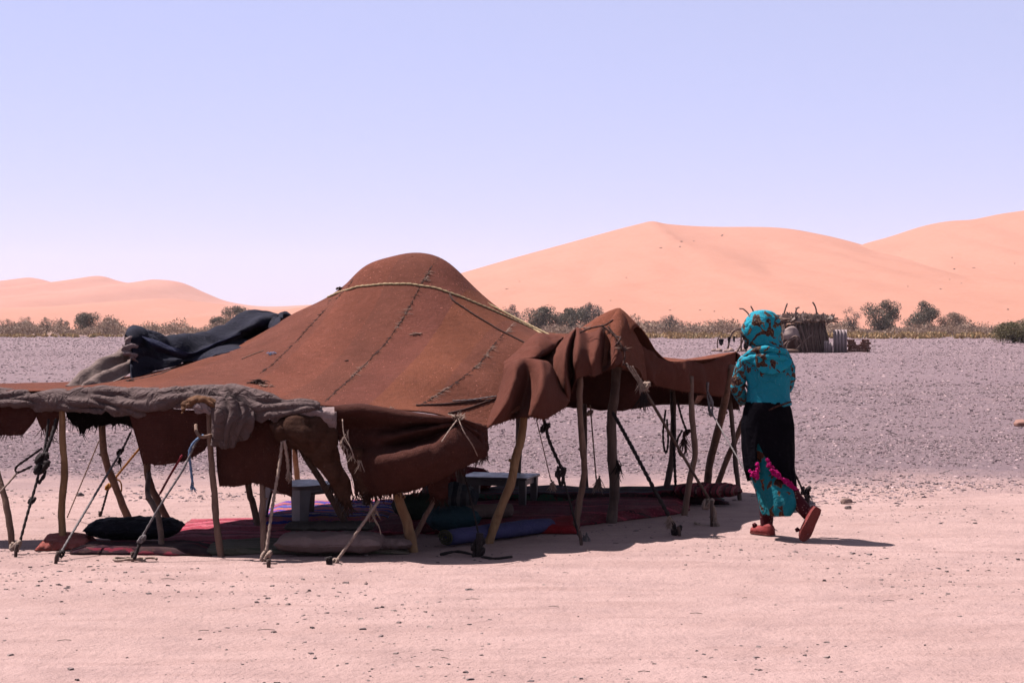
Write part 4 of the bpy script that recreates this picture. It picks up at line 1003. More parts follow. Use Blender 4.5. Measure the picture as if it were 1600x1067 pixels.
mesh('rope_coil', join([tube(catmull([G(207, 876) + Vector((.16 * math.cos(a) * (1 - .08 * a), .05 * math.sin(a), .012 + .006 * math.sin(a * 3))) for a in np.linspace(0, 9, 26)], 3), .009, 6, twist=200, lobes=.2)]), MAT['rope_b'], tent)
# curled stick end with its binding
mesh('hook', tube(catmull([W(306, 664, 12.05), W(307, 674, 12.0), W(313, 682, 11.98), W(322, 682, 11.98), W(330, 680, 12.0), W(336, 682, 12.1)], 5), .012, 7), MAT['pole'], tent)
guy([(441, 690, 11.95), (436, 730, 11.9), (426, 790, 11.8), (416, 862, 11.68)], .0105, 'rope_b', (420, 886, .05)); knot(W(416, 868, 11.66), .028, 'rope_b', 2); guy([(417, 868, 11.66), (419, 884, 11.6)], .009, 'rope_d', None)
guy([(444, 688, 11.93), (448, 710, 11.93), (450, 728, 11.93), (451, 746, 11.93)], .011, 'rope_b', None, 'hanging_rope'); frayed(W(451, 742, 11.92), .03, 'rope_b', 40, 9)
guy([(592, 782, 11.85), (560, 828, 11.75), (524, 879, 11.66)], .0105, 'rope_b', None); stake(515, 882, .05, (-.01, 0), .022, 'rope_d'); knot(W(523, 878, 11.65), .022, 'rope_b', 1)
frayed(W(584, 792, 11.85), .06, 'rope_b', 26, 10); guy([(586, 790, 11.85), (584, 806, 11.84), (592, 822, 11.84), (595, 834, 11.84)], .004, 'rope_b', None, 'hanging_rope')
# middle
guy([(838, 655, 12.9), (850, 705, 13.0), (861, 752, 13.1)], .004, 'rope_b', None, 'hanging_rope'); frayed(W(862, 755, 13.1), .04, 'rope_b', 50, 11)
guy([(849, 652, 12.9), (853, 668, 12.88), (858, 688, 12.86), (870, 716, 12.84), (880, 738, 12.82), (878, 758, 12.82), (873, 748, 12.82), (872, 728, 12.83)], .012, 'rope_d', None, 'hanging_rope')
knot(W(852, 668, 12.88), .028, 'rope_d', 1); knot(W(876, 738, 12.82), .03, 'rope_d', 3)
guy([(879, 744, 12.82), (892, 790, 12.75), (904, 836, 12.7)], .008, 'rope_d', (909, 852, .1, (-.02, .0)))
frayed(G(915, 846) + Vector((0, 0, .03)), .06, 'rope_g', 40, 12)
guy([(922, 630, 14.3), (926, 680, 14.3), (930, 730, 14.3), (932, 752, 14.3)], .006, 'rope_b', None, 'hanging_rope'); frayed(W(933, 750, 14.3), .06, 'rope_b', 60, 13); knot(W(922, 645, 14.3), .02, 'rope_b')
guy([(958, 645, 13.8), (985, 694, 13.5), (1020, 760, 13.3), (1056, 826, 13.2)], .014, 'rope_d', (1063, 837, .07, (-.02, 0))); frayed(W(1046, 812, 13.2), .04, 'rope_b', 40, 14); knot(W(1057, 828, 13.2), .03, 'rope_d', 2)
mesh('guy_stick', tube(catmull([W(978, 568, 13.45), W(1010, 615, 13.5), W(1060, 700, 13.7), W(1108, 780, 13.9)], 8), .012, 8, rough=.15), MAT['pole_d'], tent)
for k in range(3): guy([(980 + 4 * k, 572, 13.4), (994 + 3 * k, 592, 13.42), (1008 + 3 * k, 612, 13.44)], .006, 'rope_b', None, 'binding_rope')
knot(W(1008, 604, 13.44), .030, 'rope_b', 1); frayed(W(1006, 618, 13.42), .07, 'rope_d', 50, 15); frayed(W(1000, 596, 13.42), .05, 'rope_b', 40, 16)
guy([(1105, 778, 13.9), (1113, 790, 13.88), (1117, 806, 13.87), (1116, 822, 13.86)], .016, 'rope_b', (1112, 822, .2)); knot(W(1106, 787, 13.88), .035, 'rope_b', 2)
guy([(1112, 822, 13.85), (1095, 821, 13.85), (1085, 816, 13.9)], .012, 'rope_b', None, 'rope_end'); frayed(G(1116, 822) + Vector((0, 0, .04)), .05, 'rope_b', 40, 17)
# right
guy([(1086, 604, 14.9), (1098, 612, 14.9), (1106, 612, 14.9)], .008, 'rope_g', None, 'binding_rope')
mesh('hook', tube(catmull([W(1106, 597, 14.9), W(1105, 608, 14.9), W(1104, 616, 14.9)], 4), .012, 6), MAT['rope_g'], tent)
guy([(1104, 612, 14.88), (1110, 640, 14.7), (1130, 676, 14.3), (1160, 728, 13.9), (1192, 784, 13.6)], .006, 'rope_g', (1196, 800, .13, (-.02, 0)))
for k in range(3): guy([(1106, 612, 14.86), (1112 + k, 630, 14.84), (1113 - 2 * k, 650, 14.84), (1107 + k, 640, 14.86), (1109, 622, 14.86)], .007, 'rope_g', None, 'rope_loop')
guy([(1152, 580, 15.6), (1200, 662, 15.5), (1244, 744, 15.4), (1262, 784, 15.4)], .0095, 'rope_d', (1264, 789, .09, (-.03, 0))); knot(W(1259, 766, 15.4), .032, 'rope_d', 2); frayed(W(1260, 772, 15.4), .05, 'rope_d', 30, 18)
guy([(1049, 612, 15.4), (1052, 660, 15.4), (1054, 720, 15.4), (1056, 770, 15.5)], .012, 'rope_d', None); frayed(W(1057, 758, 15.45), .05, 'rope_d', 30, 19)
for P in ([(1040, 640), (1036, 680), (1040, 708), (1044, 690), (1042, 655)], [(1058, 625), (1066, 655), (1074, 676)], [(1066, 672), (1058, 690), (1064, 712), (1072, 702), (1066, 686)]):
    guy([(a, b, 15.2) for a, b in P], .009, 'rope_d', None, 'rope_loop')
frayed(W(1068, 684, 15.2), .09, 'seam', 50, 20); frayed(W(966, 725, 13.95), .07, 'rope_d', 30, 21); knot(W(1073, 676, 15.2), .025, 'seam', 1)

# ------------------------------------------------------------------ cloths thrown over the tent
def laid(name, rows, mat, label, cat, **kw):
    so = kw.pop('solid', .005)
    o = mesh(name, patch(rows, **kw), MAT[mat], solid=so); tag(o, label, cat); return o
def canvasfold(u, v): return .007 * math.sin(u * 46 + v * 9 + 2 * math.sin(u * 11)) * v + .010 * math.sin(v * 7 + u * 20)
xs = [-150, -60, 0, 55, 100, 150, 200, 262, 330, 392, 450, 500]
top = [611, 609, 607, 611, 609, 608, 606, 604, 602, 609, 620, 631]
bot = [640, 638, 635, 646, 648, 648, 654, 646, 640, 662, 654, 642]
Yf = [12.72, 12.66, 12.6, 12.56, 12.5, 12.46, 12.38, 12.3, 12.16, 12.06, 12.02, 12.02]
laid('canvas_sheet', [[(x, t + 5, y + .42) for x, t, y in zip(xs, top, Yf)], [(x, t + 1, y + .2) for x, t, y in zip(xs, top, Yf)], [(x, t, y + .02) for x, t, y in zip(xs, top, Yf)],
    [(x, t + (b - t) * .38, y - .05) for x, t, b, y in zip(xs, top, bot, Yf)], [(x, t + (b - t) * .75, y - .06) for x, t, b, y in zip(xs, top, bot, Yf)], [(x, b, y - .03) for x, b, y in zip(xs, bot, Yf)]],
    'grey', 'long grey brown canvas sheet rolled over the front eave of the tent', 'canvas', sub=10, subv=8, amp=.016, freq=4.5, seed=2.7, fold=canvasfold, rag=.12, crease=(.034, (3.2, 4, 12)))
laid('canvas_flap', [[(330, 618, 12.02), (352, 620, 11.98), (378, 628, 11.98), (398, 640, 12.0)], [(330, 648, 11.98), (352, 646, 11.93), (376, 650, 11.93), (398, 656, 11.98)], [(328, 678, 11.99), (350, 676, 11.94), (372, 672, 11.94), (396, 668, 11.99)], [(328, 696, 12.0), (348, 701, 11.98), (366, 697, 11.98), (392, 680, 12.0)]],
    'grey', 'crumpled grey cloth hanging below the canvas beside the hooked stick', 'cloth', sub=10, amp=.01, freq=9, seed=5.7, crease=(.028, (11, 8, 2)), fold=lambda u, v: .012 * math.sin(u * 22 + v * 3) * (.3 + v))
laid('torn_lining', [[(282, 632, 12.06), (296, 621, 12.03), (316, 617, 12.01), (340, 626, 12.0)], [(284, 640, 12.03), (299, 628, 12.0), (318, 625, 11.98), (340, 636, 11.98)], [(282, 648, 12.03), (300, 636, 12.01), (319, 633, 12.0), (338, 641, 12.0)]],
    'ochre', 'torn ochre lining poking out under the canvas sheet', 'cloth', sub=9, amp=.010, freq=14, seed=1.9, rag=.3, crease=(.014, (20, 10, 16)), solid=.004)
laid('torn_lining', [[(303, 632, 12.0), (312, 629, 11.985), (322, 632, 11.98), (331, 640, 11.985)], [(302, 638, 11.99), (312, 637, 11.97), (322, 640, 11.97), (330, 645, 11.98)], [(305, 645, 12.0), (313, 646, 11.985), (321, 645, 11.98), (327, 648, 11.99)]],
    'pale', 'white scrap of cotton inside the torn ochre lining', 'cloth', sub=8, amp=.008, freq=18, seed=2.9, crease=(.012, (20, 10, 16)), solid=.004)
laid('cotton_sheet', [[(455, 636, 12.12), (480, 635, 12.12), (505, 637, 12.1), (525, 638, 12.1)], [(457, 641, 12.0), (482, 640, 11.98), (507, 641, 11.97), (526, 643, 11.98)], [(458, 649, 11.98), (484, 648, 11.96), (508, 650, 11.95), (526, 662, 11.96)], [(460, 653, 12.02), (485, 654, 12.0), (510, 668, 11.98), (525, 672, 11.98)]],
    'pale', 'pale pinkish cotton sheet between grey canvas and gathered brown drape', 'cloth', sub=7, amp=.015, freq=9, seed=3.3)
# black blanket: a heavy draped sheet over the far left edge
def Ye(px): return float(np.interp(px, [0, 110, 190, 260, 330, 390, 450, 520], [12.95, 13.0, 13.4, 13.9, 14.4, 14.9, 15.4, 16.0]))
def E(px, py, dy=0.0): return (px, py, Ye(px) + dy)
def onr(px, py, off=.03):
    q = on_roof(px, py, off)
    return (px, py, q.y) if q is not None and q.y < Ye(px) + .3 else E(px, py, -.25)
def navyfold(u, v): return .030 * math.sin(v * 9 + u * 6) + .016 * math.sin(u * 15 - v * 5)
laid('black_blanket', [
    [E(186, 552, .25), E(210, 545, .25), E(250, 556, .25), E(300, 556, .25), E(345, 540, .25), E(395, 515, .25), E(456, 508, .2)],
    [E(194, 524, .14), E(207, 511, .14), E(250, 528, .14), E(300, 530, .14), E(342, 511, .14), E(392, 485, .12), E(450, 488, .05)],
    [E(200, 530, -.02), E(215, 517, -.04), E(254, 537, -.06), E(302, 538, -.08), E(346, 521, -.12), E(400, 494, -.2), E(449, 490, -.4)],
    [E(205, 548, -.14), E(224, 536, -.18), E(262, 549, -.18), E(306, 548, -.2), E(352, 530, -.28), E(404, 505, -.4), onr(446, 497, .06)],
    [onr(208, 570, .12), onr(232, 560, .12), onr(272, 561, .10), onr(310, 557, .10), onr(358, 541, .10), onr(404, 519, .08), onr(438, 505, .05)],
    [onr(214, 592), onr(240, 579), onr(282, 566), onr(318, 563), onr(362, 551), onr(402, 532), onr(428, 515)]],
    'navy', 'black woollen blanket lying in folds on the far slope of the tent', 'blanket', sub=10, amp=.018, freq=3.5, seed=4.1, fold=navyfold, solid=.014, crease=(.035, (3, 2, 7)))
laid('navy_cloth', [[E(222, 526, -.2), E(262, 538, -.28), E(300, 552, -.3), E(338, 536, -.34), E(376, 520, -.4)], [E(232, 536, -.28), E(264, 547, -.34), onr(302, 557, .14), onr(340, 546, .14), onr(376, 528, .12)], [onr(246, 550, .13), onr(272, 558, .12), onr(306, 564, .06), onr(344, 555, .07), onr(371, 541, .09)]],
    'navy2', 'navy blue cloth strip with a straight hem on top of the black blanket', 'cloth', sub=8, amp=.010, freq=5, seed=6.6, crease=(.012, (5, 3, 7)))
laid('taupe_blanket', [
    [E(200, 545, .2), E(180, 560, .22), E(158, 572, .22), E(126, 594, .2), E(96, 612, .1)],
    [E(206, 532, .12), E(186, 549, .12), E(162, 558, .14), E(130, 583, .12), E(104, 607, .05)],
    [E(212, 540, 0), E(198, 556, 0), E(172, 571, 0), E(140, 589, 0), E(118, 611, -.05)],
    [E(216, 556, -.1), E(204, 566, -.1), E(180, 578, -.1), E(150, 595, -.12), E(130, 612, -.15)],
    [E(214, 572, -.2), E(203, 580, -.2), E(186, 591, -.22), E(164, 603, -.24), E(144, 613, -.26)]],
    'taupe', 'taupe blanket in long folds spilling down from the black blanket', 'blanket', sub=10, amp=.012, freq=4, seed=7.7, fold=lambda u, v: .022 * math.sin(v * 17 + u * 3), solid=.006, crease=(.014, (4, 4, 9)))
laid('taupe_scarf', [[E(194, 528, -.05), E(203, 524, -.08), E(211, 528, -.1)], [E(195, 538, -.1), E(205, 536, -.14), E(212, 542, -.16)], [E(190, 546, -.12), E(204, 550, -.18), E(212, 556, -.2)], [E(196, 558, -.14), E(206, 560, -.22), E(213, 568, -.24)]],
    'pale', 'crumpled pale cloth tucked into the end of the black blanket', 'cloth', sub=8, amp=.02, freq=12, seed=8.8, fold=lambda u, v: .018 * math.sin(v * 20 + u * 4))

# ------------------------------------------------------------------ under the tent
def flat_rug(name, corners, mat, label, z=.012, wob=.012, nu=40, nv=30, cat='rug', seed=0.0, group=None):
    """corners: near-left, near-right, far-right, far-left as picture points on the ground"""
    a, b, c, d = [np.array(G(*p)) for p in corners]; V = []
    for j in range(nv + 1):
        for i in range(nu + 1):
            u, v = i / nu, j / nv
            p = (a * (1 - u) + b * u) * (1 - v) + (d * (1 - u) + c * u) * v
            e = min(u, v, 1 - u, 1 - v)
            p = p + np.array([.02 * n3(v * 9, seed, 1), .03 * n3(u * 9, seed, 2), 0])
            ef = min(1.0, e * 9)
            V.append((p[0], p[1], max(gh(p[0], p[1]) + .004, gh(p[0], p[1]) * (1 - ef) + .004 + ef * z + ef * wob * (n3(p[0] * 4 + seed, p[1] * 4) + .3) + ef * .014 * max(0, n3(p[0] * 2.0, p[1] * 5, seed)))))
    Fc = [(j * (nu + 1) + i, j * (nu + 1) + i + 1, (j + 1) * (nu + 1) + i + 1, (j + 1) * (nu + 1) + i) for j in range(nv) for i in range(nu)]
    o = mesh(name, (V, Fc), mat, solid=.008, off=1); tag(o, label, cat, group); return o
RED, MAR, DK, BLU, ORG, WH, GRN = (0.52, 0.07, 0.11), (0.20, 0.025, 0.045), (0.04, 0.014, 0.022), (0.04, 0.06, 0.45), (0.7, 0.22, 0.07), (0.7, 0.56, 0.56), (0.05, 0.11, 0.07)
PNK = (0.68, 0.17, 0.22)
rugA = rug('rug_red', [(0, RED), (.16, PNK), (.30, MAR), (.38, RED), (.55, PNK), (.7, RED), (.78, DK), (.82, RED)], 1.6, 'Y', MAR, .1)
rugB = rug('rug_bright', [(0, PNK), (.18, ORG), (.26, BLU), (.40, WH), (.48, BLU), (.58, RED), (.66, GRN), (.72, PNK), (.86, BLU)], 1.5, 'Y', BLU, -.05)
rugC = rug('rug_maroon', [(0, MAR), (.2, (0.23, 0.05, 0.07)), (.34, MAR), (.5, (0.26, 0.06, 0.09)), (.62, MAR), (.8, RED), (.86, MAR)], 1.1, 'Y', RED, 0)
rugD = rug('rug_dark', [(0, DK), (.2, GRN), (.3, DK), (.5, MAR), (.6, (0.03, 0.05, 0.09)), (.75, DK)], 2.2, 'Y', MAR, 0)
rugE = rug('mat_green', [(0, (0.17, 0.15, 0.10)), (.35, (0.22, 0.19, 0.14)), (.6, (0.13, 0.13, 0.085)), (.8, (0.25, 0.20, 0.15))], 5, 'Y', (0.16, 0.12, 0.09), .1)
flat_rug('rug', [(238, 855), (560, 850), (600, 806), (300, 812)], rugA, 'red and pink woven rug spread under the left end of the tent', .012, seed=1.2)
flat_rug('rug', [(385, 826), (620, 822), (640, 786), (430, 790)], rugB, 'bright striped rug with blue, orange and white bands beside the plastic table', .04, .02, seed=2.5)
flat_rug('rug', [(560, 838), (905, 828), (930, 786), (600, 786)], rugC, 'maroon rug in the shade under the middle of the tent', .030, .01, seed=3.3)
flat_rug('rug', [(880, 826), (1075, 803), (1080, 778), (880, 780)], rug('rug_maroon_red', [(0, MAR), (.3, RED), (.38, MAR), (.7, DK), (.78, MAR)], 2.0, 'Y', RED, .1), 'maroon rug with red stripes round the foot of the thick pole', .05, .014, seed=4.8)
flat_rug('rug', [(680, 792), (1140, 788), (1120, 774), (640, 775)], rugD, 'dark green and black rug along the back edge of the tent', .075, .03, seed=5.2)
flat_rug('straw_mat', [(310, 866), (640, 866), (620, 846), (330, 848)], rugE, 'greyish green mat along the front of the rugs', .020, .012, seed=6.1, cat='mat')
flat_rug('red_cloth', [(55, 862), (140, 858), (150, 845), (72, 846)], fabric('coral_cloth', (0.42, 0.11, 0.09), .4, 60, .95, .01, .05, (0.45, 0.26, 0.2)), 'crumpled coral red cloth on the sand beside the black cushion', .03, .05, 26, 16, 'cloth', 7.7)
flat_rug('dark_cloth', [(110, 866), (330, 868), (330, 852), (120, 852)], rug('rug_deep', [(0, DK), (.4, MAR), (.5, DK), (.8, (0.06, 0.03, 0.03))], 3, 'Y', (0.10, 0.04, 0.03), .2), 'dark patterned rug beneath the black cushion', .028, .012, seed=8.3)

def pillow(name, c, L, D_, Hh, yaw, mat, label, cat='cushion', sag=.12, pw=2.6, seed=0.0, group=None):
    """stuffed cushion: rounded slab with pinched corners and creases"""
    nu, nv = 34, 22; V = []; idx = {}
    m = Matrix.Rotation(yaw, 3, 'Z')
    def add(u, v, s):
        e = (1 - abs(u) ** pw) * (1 - abs(v) ** pw)
        k = max(0, e) ** .5
        q = 1 - .06 * (1 - abs(u)) * abs(v) ** 3
        p = m @ Vector((u * L / 2 * (1 - .07 * (1 - v * v) * abs(u) ** 4 * 0), v * D_ / 2 * q, 0))
        z = Hh * .5 + s * Hh * .5 * k * (1 + .16 * n3(u * 2.3 + seed, v * 2.3, s)) - (.10 * Hh * (1 - u * u) if s > 0 else 0)
        z += .016 * n3(u * 6 + seed, v * 6, 3)
        return (c[0] + p.x, c[1] + p.y, max(c[2] + .004, c[2] + z))
    for s in (1, -1):
        for j in range(nv + 1):
            for i in range(nu + 1): V.append(add(-1 + 2 * i / nu, -1 + 2 * j / nv, s))
    n = (nu + 1) * (nv + 1); Fc = []
    for j in range(nv):
        for i in range(nu):
            a = j * (nu + 1) + i
            Fc.append((a, a + 1, a + nu + 2, a + nu + 1)); Fc.append((n + a, n + a + nu + 1, n + a + nu + 2, n + a + 1))
    bm = bmesh.new()
    bv = [bm.verts.new(p) for p in V]
    for f in Fc: bm.faces.new([bv[i] for i in f])
    bmesh.ops.remove_doubles(bm, verts=bm.verts, dist=.0005)
    bmesh.ops.recalc_face_normals(bm, faces=bm.faces)
    bm.verts.index_update()
    out = ([tuple(v.co) for v in bm.verts], [tuple(v.index for v in f.verts) for f in bm.faces]); bm.free()
    o = mesh(name, out, mat); tag(o, label, cat, group); return o
blk = fabric('black_velvet', (0.010, 0.010, 0.016), .3, 180, .75, .003, .15, (0.05, 0.05, 0.07))
pillow('cushion', G(205, 852) + Vector((0, .12, .03)), .66, .42, .17, .05, blk, 'long black cushion with a faint pattern at the left end of the rugs', seed=1.1)
redpat = rug('cushion_red', [(0, MAR), (.3, DK), (.4, RED), (.55, (0.3, 0.2, 0.17)), (.6, MAR), (.85, DK)], 9, 'X', (0.30, 0.16, 0.14), .5)
pillow('cushion', G(1106, 790) + Vector((0, .05, .07)), .58, .36, .13, -.05, redpat, 'flat dark red patterned cushion under the right end of the tent', seed=2.1)
pillow('cushion', G(712, 782) + Vector((0, .1, .05)), .66, .40, .26, .1, fabric('deep_red', (0.20, 0.008, 0.018), .2, 120, .9, .004, .1), 'deep red cushion behind the low wooden table', seed=3.0)
pillow('cushion', G(705, 840) + Vector((0, .12, .04)), .38, .34, .19, .25, fabric('teal_cotton', (0.03, 0.07, 0.085), .2, 160, .9, .003), 'teal cushion resting against the rolled blue mat', seed=4.2)
pillow('cushion', G(700, 815) + Vector((0, .1, .04)), .46, .34, .28, -.1, rug('cushion_stripe', [(0, (0.06, 0.07, 0.08)), (.3, (0.13, 0.14, 0.15)), (.5, (0.04, 0.05, 0.06)), (.8, (0.17, 0.16, 0.16))], 7, 'X', (0.08, 0.09, 0.1), .1), 'dark grey striped cushion heaped behind the teal cushion', seed=5.0)
pillow('cushion', G(655, 822) + Vector((0, .1, .04)), .40, .3, .22, .3, fabric('dark_green_cotton', (0.03, 0.045, 0.03), .3, 160, .9, .003), 'dark green cushion behind the crossed yellow pole', seed=5.9)
def fat_roll(name, a, b, r, mat, label, cat, spiral=None, sq=.8):
    A_, B_ = Vector(a), Vector(b); n = 20
    path = [A_.lerp(B_, i / n) + Vector((0, .01 * n3(i * .4, r), .006 * n3(i * .5, 2))) for i in range(n + 1)]
    rr = [r * (1 + .07 * n3(i * .45, r * 50)) * (1 - .12 * (abs(i / n - .5) * 2) ** 6) for i in range(n + 1)]
    v, f = tube(path, rr, 18, rough=.08)
    v = [Vector((p.x, p.y, max(.012, A_.z + (p.z - A_.z) * sq))) for p in v]
    t = thing(name, (A_ + B_) / 2 - Vector((0, 0, A_.z)), label, cat)
    mesh('roll', (v, f), mat, t)
    if spiral:
        d = (A_ - B_).normalized(); s = d.cross(Vector((0, 0, 1))).normalized()
        P = [A_ + d * .008 + (s * math.cos(q) + Vector((0, 0, sq * math.sin(q)))) * (r * .92 * (1 - q / 22)) for q in np.linspace(0, 19, 90)]
        mesh('rolled_end', tube(P, .0065, 5), spiral, t)
    return t
bluem = fabric('blue_mat', (0.085, 0.08, 0.19), .15, 120, .8, .003, 0, (0.06, 0.055, 0.13))
a = G(697, 856); b = G(858, 834)
fat_roll('rolled_mat', a + Vector((0, .05, .065)), b + Vector((0, .1, .05)), .075, bluem, 'rolled blue sleeping mat lying along the rug edge', 'mat', fabric('mat_edge', (0.12, 0.11, 0.06), .5, 50))
fat_roll('bolster', G(720, 822) + Vector((0, .05, .10)), G(798, 818) + Vector((0, .06, .10)), .07, fabric('tan_cotton', (0.23, 0.155, 0.13), .2, 140, .9, .003), 'tan rolled bolster behind the teal cushion', 'cushion')
flat_rug('red_cloth', [(800, 834), (902, 836), (905, 822), (820, 822)], fabric('red_wool', (0.30, 0.02, 0.025), .35, 90, .95, .01, .1), 'crumpled red cloth at the end of the rolled blue mat', .05, .05, 26, 14, 'cloth', 9.1)
pinkb = fabric('dusty_pink_blanket', (0.34, 0.225, 0.205), .18, 200, .9, .004, .08, (0.25, 0.15, 0.14))
pillow('folded_blanket', G(515, 868) + Vector((0, .1, .02)), .72, .42, .13, -.02, pinkb, 'folded dusty pink blanket at the front edge of the rugs', 'blanket', pw=5, seed=6.0)
pillow('folded_blanket', G(512, 858) + Vector((0, .16, .12)), .62, .34, .05, .02, fabric('grey_green_blanket', (0.16, 0.135, 0.115), .2, 200, .9, .004, .08), 'thin grey blanket lying on the folded dusty pink one', 'blanket', pw=5, seed=6.6)
pillow('folded_blanket', G(596, 864) + Vector((0, .1, .02)), .40, .3, .08, .1, pinkb, 'small pinkish blanket lying towards the foot of the yellow pole', 'blanket', pw=4, seed=7.1)
# white plastic table with arched aprons
def plastic_table(px, py, yaw, w, h, mat, label):
    g = G(px, py); t = thing('low_table', g, label, 'table'); m = Matrix.Rotation(yaw, 3, 'Z'); T = lambda x, y, z: g + m @ Vector((x, y, z))
    # top with rounded corners
    ring = []
    for k in range(48):
        a = 2 * math.pi * k / 48; c, s = math.cos(a), math.sin(a)
        e = .26; ring.append((math.copysign(abs(c) ** e, c) * w / 2, math.copysign(abs(s) ** e, s) * w / 2))
    V = [T(x * k, y * k, z) for z, k in ((h - .028, 1.0), (h - .006, 1.012), (h, .985)) for x, y in ring]
    Fc = [(i * 48 + k, i * 48 + (k + 1) % 48, (i + 1) * 48 + (k + 1) % 48, (i + 1) * 48 + k) for i in range(2) for k in range(48)] + [tuple(96 + k for k in range(48)), tuple(range(48))[::-1]]
    mesh('table_top', (V, Fc), mat, t, smooth=False)
    hw = w / 2 - .025; tk = .012
    for side in range(4):
        rm = Matrix.Rotation(side * math.pi / 2, 3, 'Z'); V, Fc = [], []; n = 26
        for i in range(n + 1):
            u = -1 + 2 * i / n; arch = (1 - abs(u) ** 5) ** .35 if abs(u) < 1 else 0
            zb_ = h - .028 - (.045 + .12 * abs(u) ** 7)
            for yy in (-hw, -hw + tk):
                for z in (zb_, h - .028): V.append(g + m @ (rm @ Vector((u * (hw - .02), yy, z))))
        for i in range(n):
            a = i * 4; Fc += [(a, a + 4, a + 5, a + 1), (a + 2, a + 3, a + 7, a + 6), (a, a + 2, a + 6, a + 4), (a + 1, a + 5, a + 7, a + 3)]
        Fc += [(0, 1, 3, 2), (n * 4, n * 4 + 2, n * 4 + 3, n * 4 + 1)]
        mesh('apron', (V, Fc), mat, t)
        # L-shaped moulded leg at the corner
        V = []; L = .115
        prof = [(-hw, -hw), (-hw + L, -hw), (-hw + L, -hw + .014), (-hw + .014, -hw + .014), (-hw + .014, -hw + L), (-hw, -hw + L)]
        for z, k in ((0.0, .74), (h * .55, .86), (h - .03, 1.0)):
            for x, y in prof:
                q = (-hw + (x + hw) * k, -hw + (y + hw) * k); sp = .03 * (1 - z / h)
                V.append(g + m @ (rm @ Vector((q[0] - sp, q[1] - sp, z))))
        Fc = [(i * 6 + k, i * 6 + (k + 1) % 6, (i + 1) * 6 + (k + 1) % 6, (i + 1) * 6 + k) for i in range(2) for k in range(6)] + [tuple(range(6))[::-1], tuple(12 + k for k in range(6))]
        mesh('leg', (V, Fc), mat, t, smooth=False)
    return t
def plastic(name, c, rough=.35):
    m = M(name)
    base = m.mix(m.step(m.noise(6, 4), .35, .75), c, tuple(x * .8 for x in c))
    return m.done(base, m.ramp(m.noise(20, 4), [(.3, (rough,) * 3), (.8, (rough + .25,) * 3)]), ((m.noise(40, 3), .0008),), spec=.5)
plastic_table(474, 817, R(47), .50, .315, plastic('plastic_grey', (0.18, 0.13, 0.118)), 'low white plastic table with moulded legs at the left of the rugs')
g = G(780, 792); t = thing('low_table', g, 'low grey table with straight legs in the shade at the back', 'table')
tm = plastic('plastic_dark', (0.11, 0.09, 0.09), .28); mm = Matrix.Rotation(R(-14), 3, 'Z')
T2 = lambda x, y, z: g + mm @ Vector((x, y, z))
bevel(mesh('table_top', box(T2(0, 0, .262), (.60, .50, .022), R(-14)), tm, t, smooth=False), .008)
for sx in (-1, 1):
    for sy in (-1, 1):
        bevel(mesh('leg', box(T2(sx * .255, sy * .205, .125), (.05, .05, .25), R(-14), 0, 1.25), tm, t, smooth=False), .004)
for sy in (-1, 1): mesh('apron', box(T2(0, sy * .205, .225), (.46, .018, .05), R(-14)), tm, t, smooth=False)
for sx in (-1, 1): mesh('apron', box(T2(sx * .255, 0, .225), (.018, .36, .05), R(-14)), tm, t, smooth=False)
# dark rag-wrapped stake at the foot of the leaning yellow pole
stake(748, 870, .16, (.005, 0), .022, 'rope_d'); knot(W(747, 850, 12.0), .036, 'rope_d', 1); knot(W(748, 864, 11.98), .032, 'rope_d', 2)
guy([(750, 846, 12.05), (738, 790, 12.2), (724, 735, 12.25)], .006, 'rope_d', None)
mesh('rope_end', tube(catmull([G(748, 872) + Vector((.02, 0, .01)), G(775, 875) + Vector((0, 0, .012)), G(800, 872) + Vector((0, 0, .01))], 5), .008, 6, twist=200, lobes=.2), MAT['rope_d'], tent)
mesh('rope_end', tube(catmull([G(745, 870) + Vector((.0, 0, .01)), G(715, 866) + Vector((0, 0, .02)), G(688, 868) + Vector((0, 0, .01))], 5), .009, 6, twist=200, lobes=.2), MAT['rope_d'], tent)
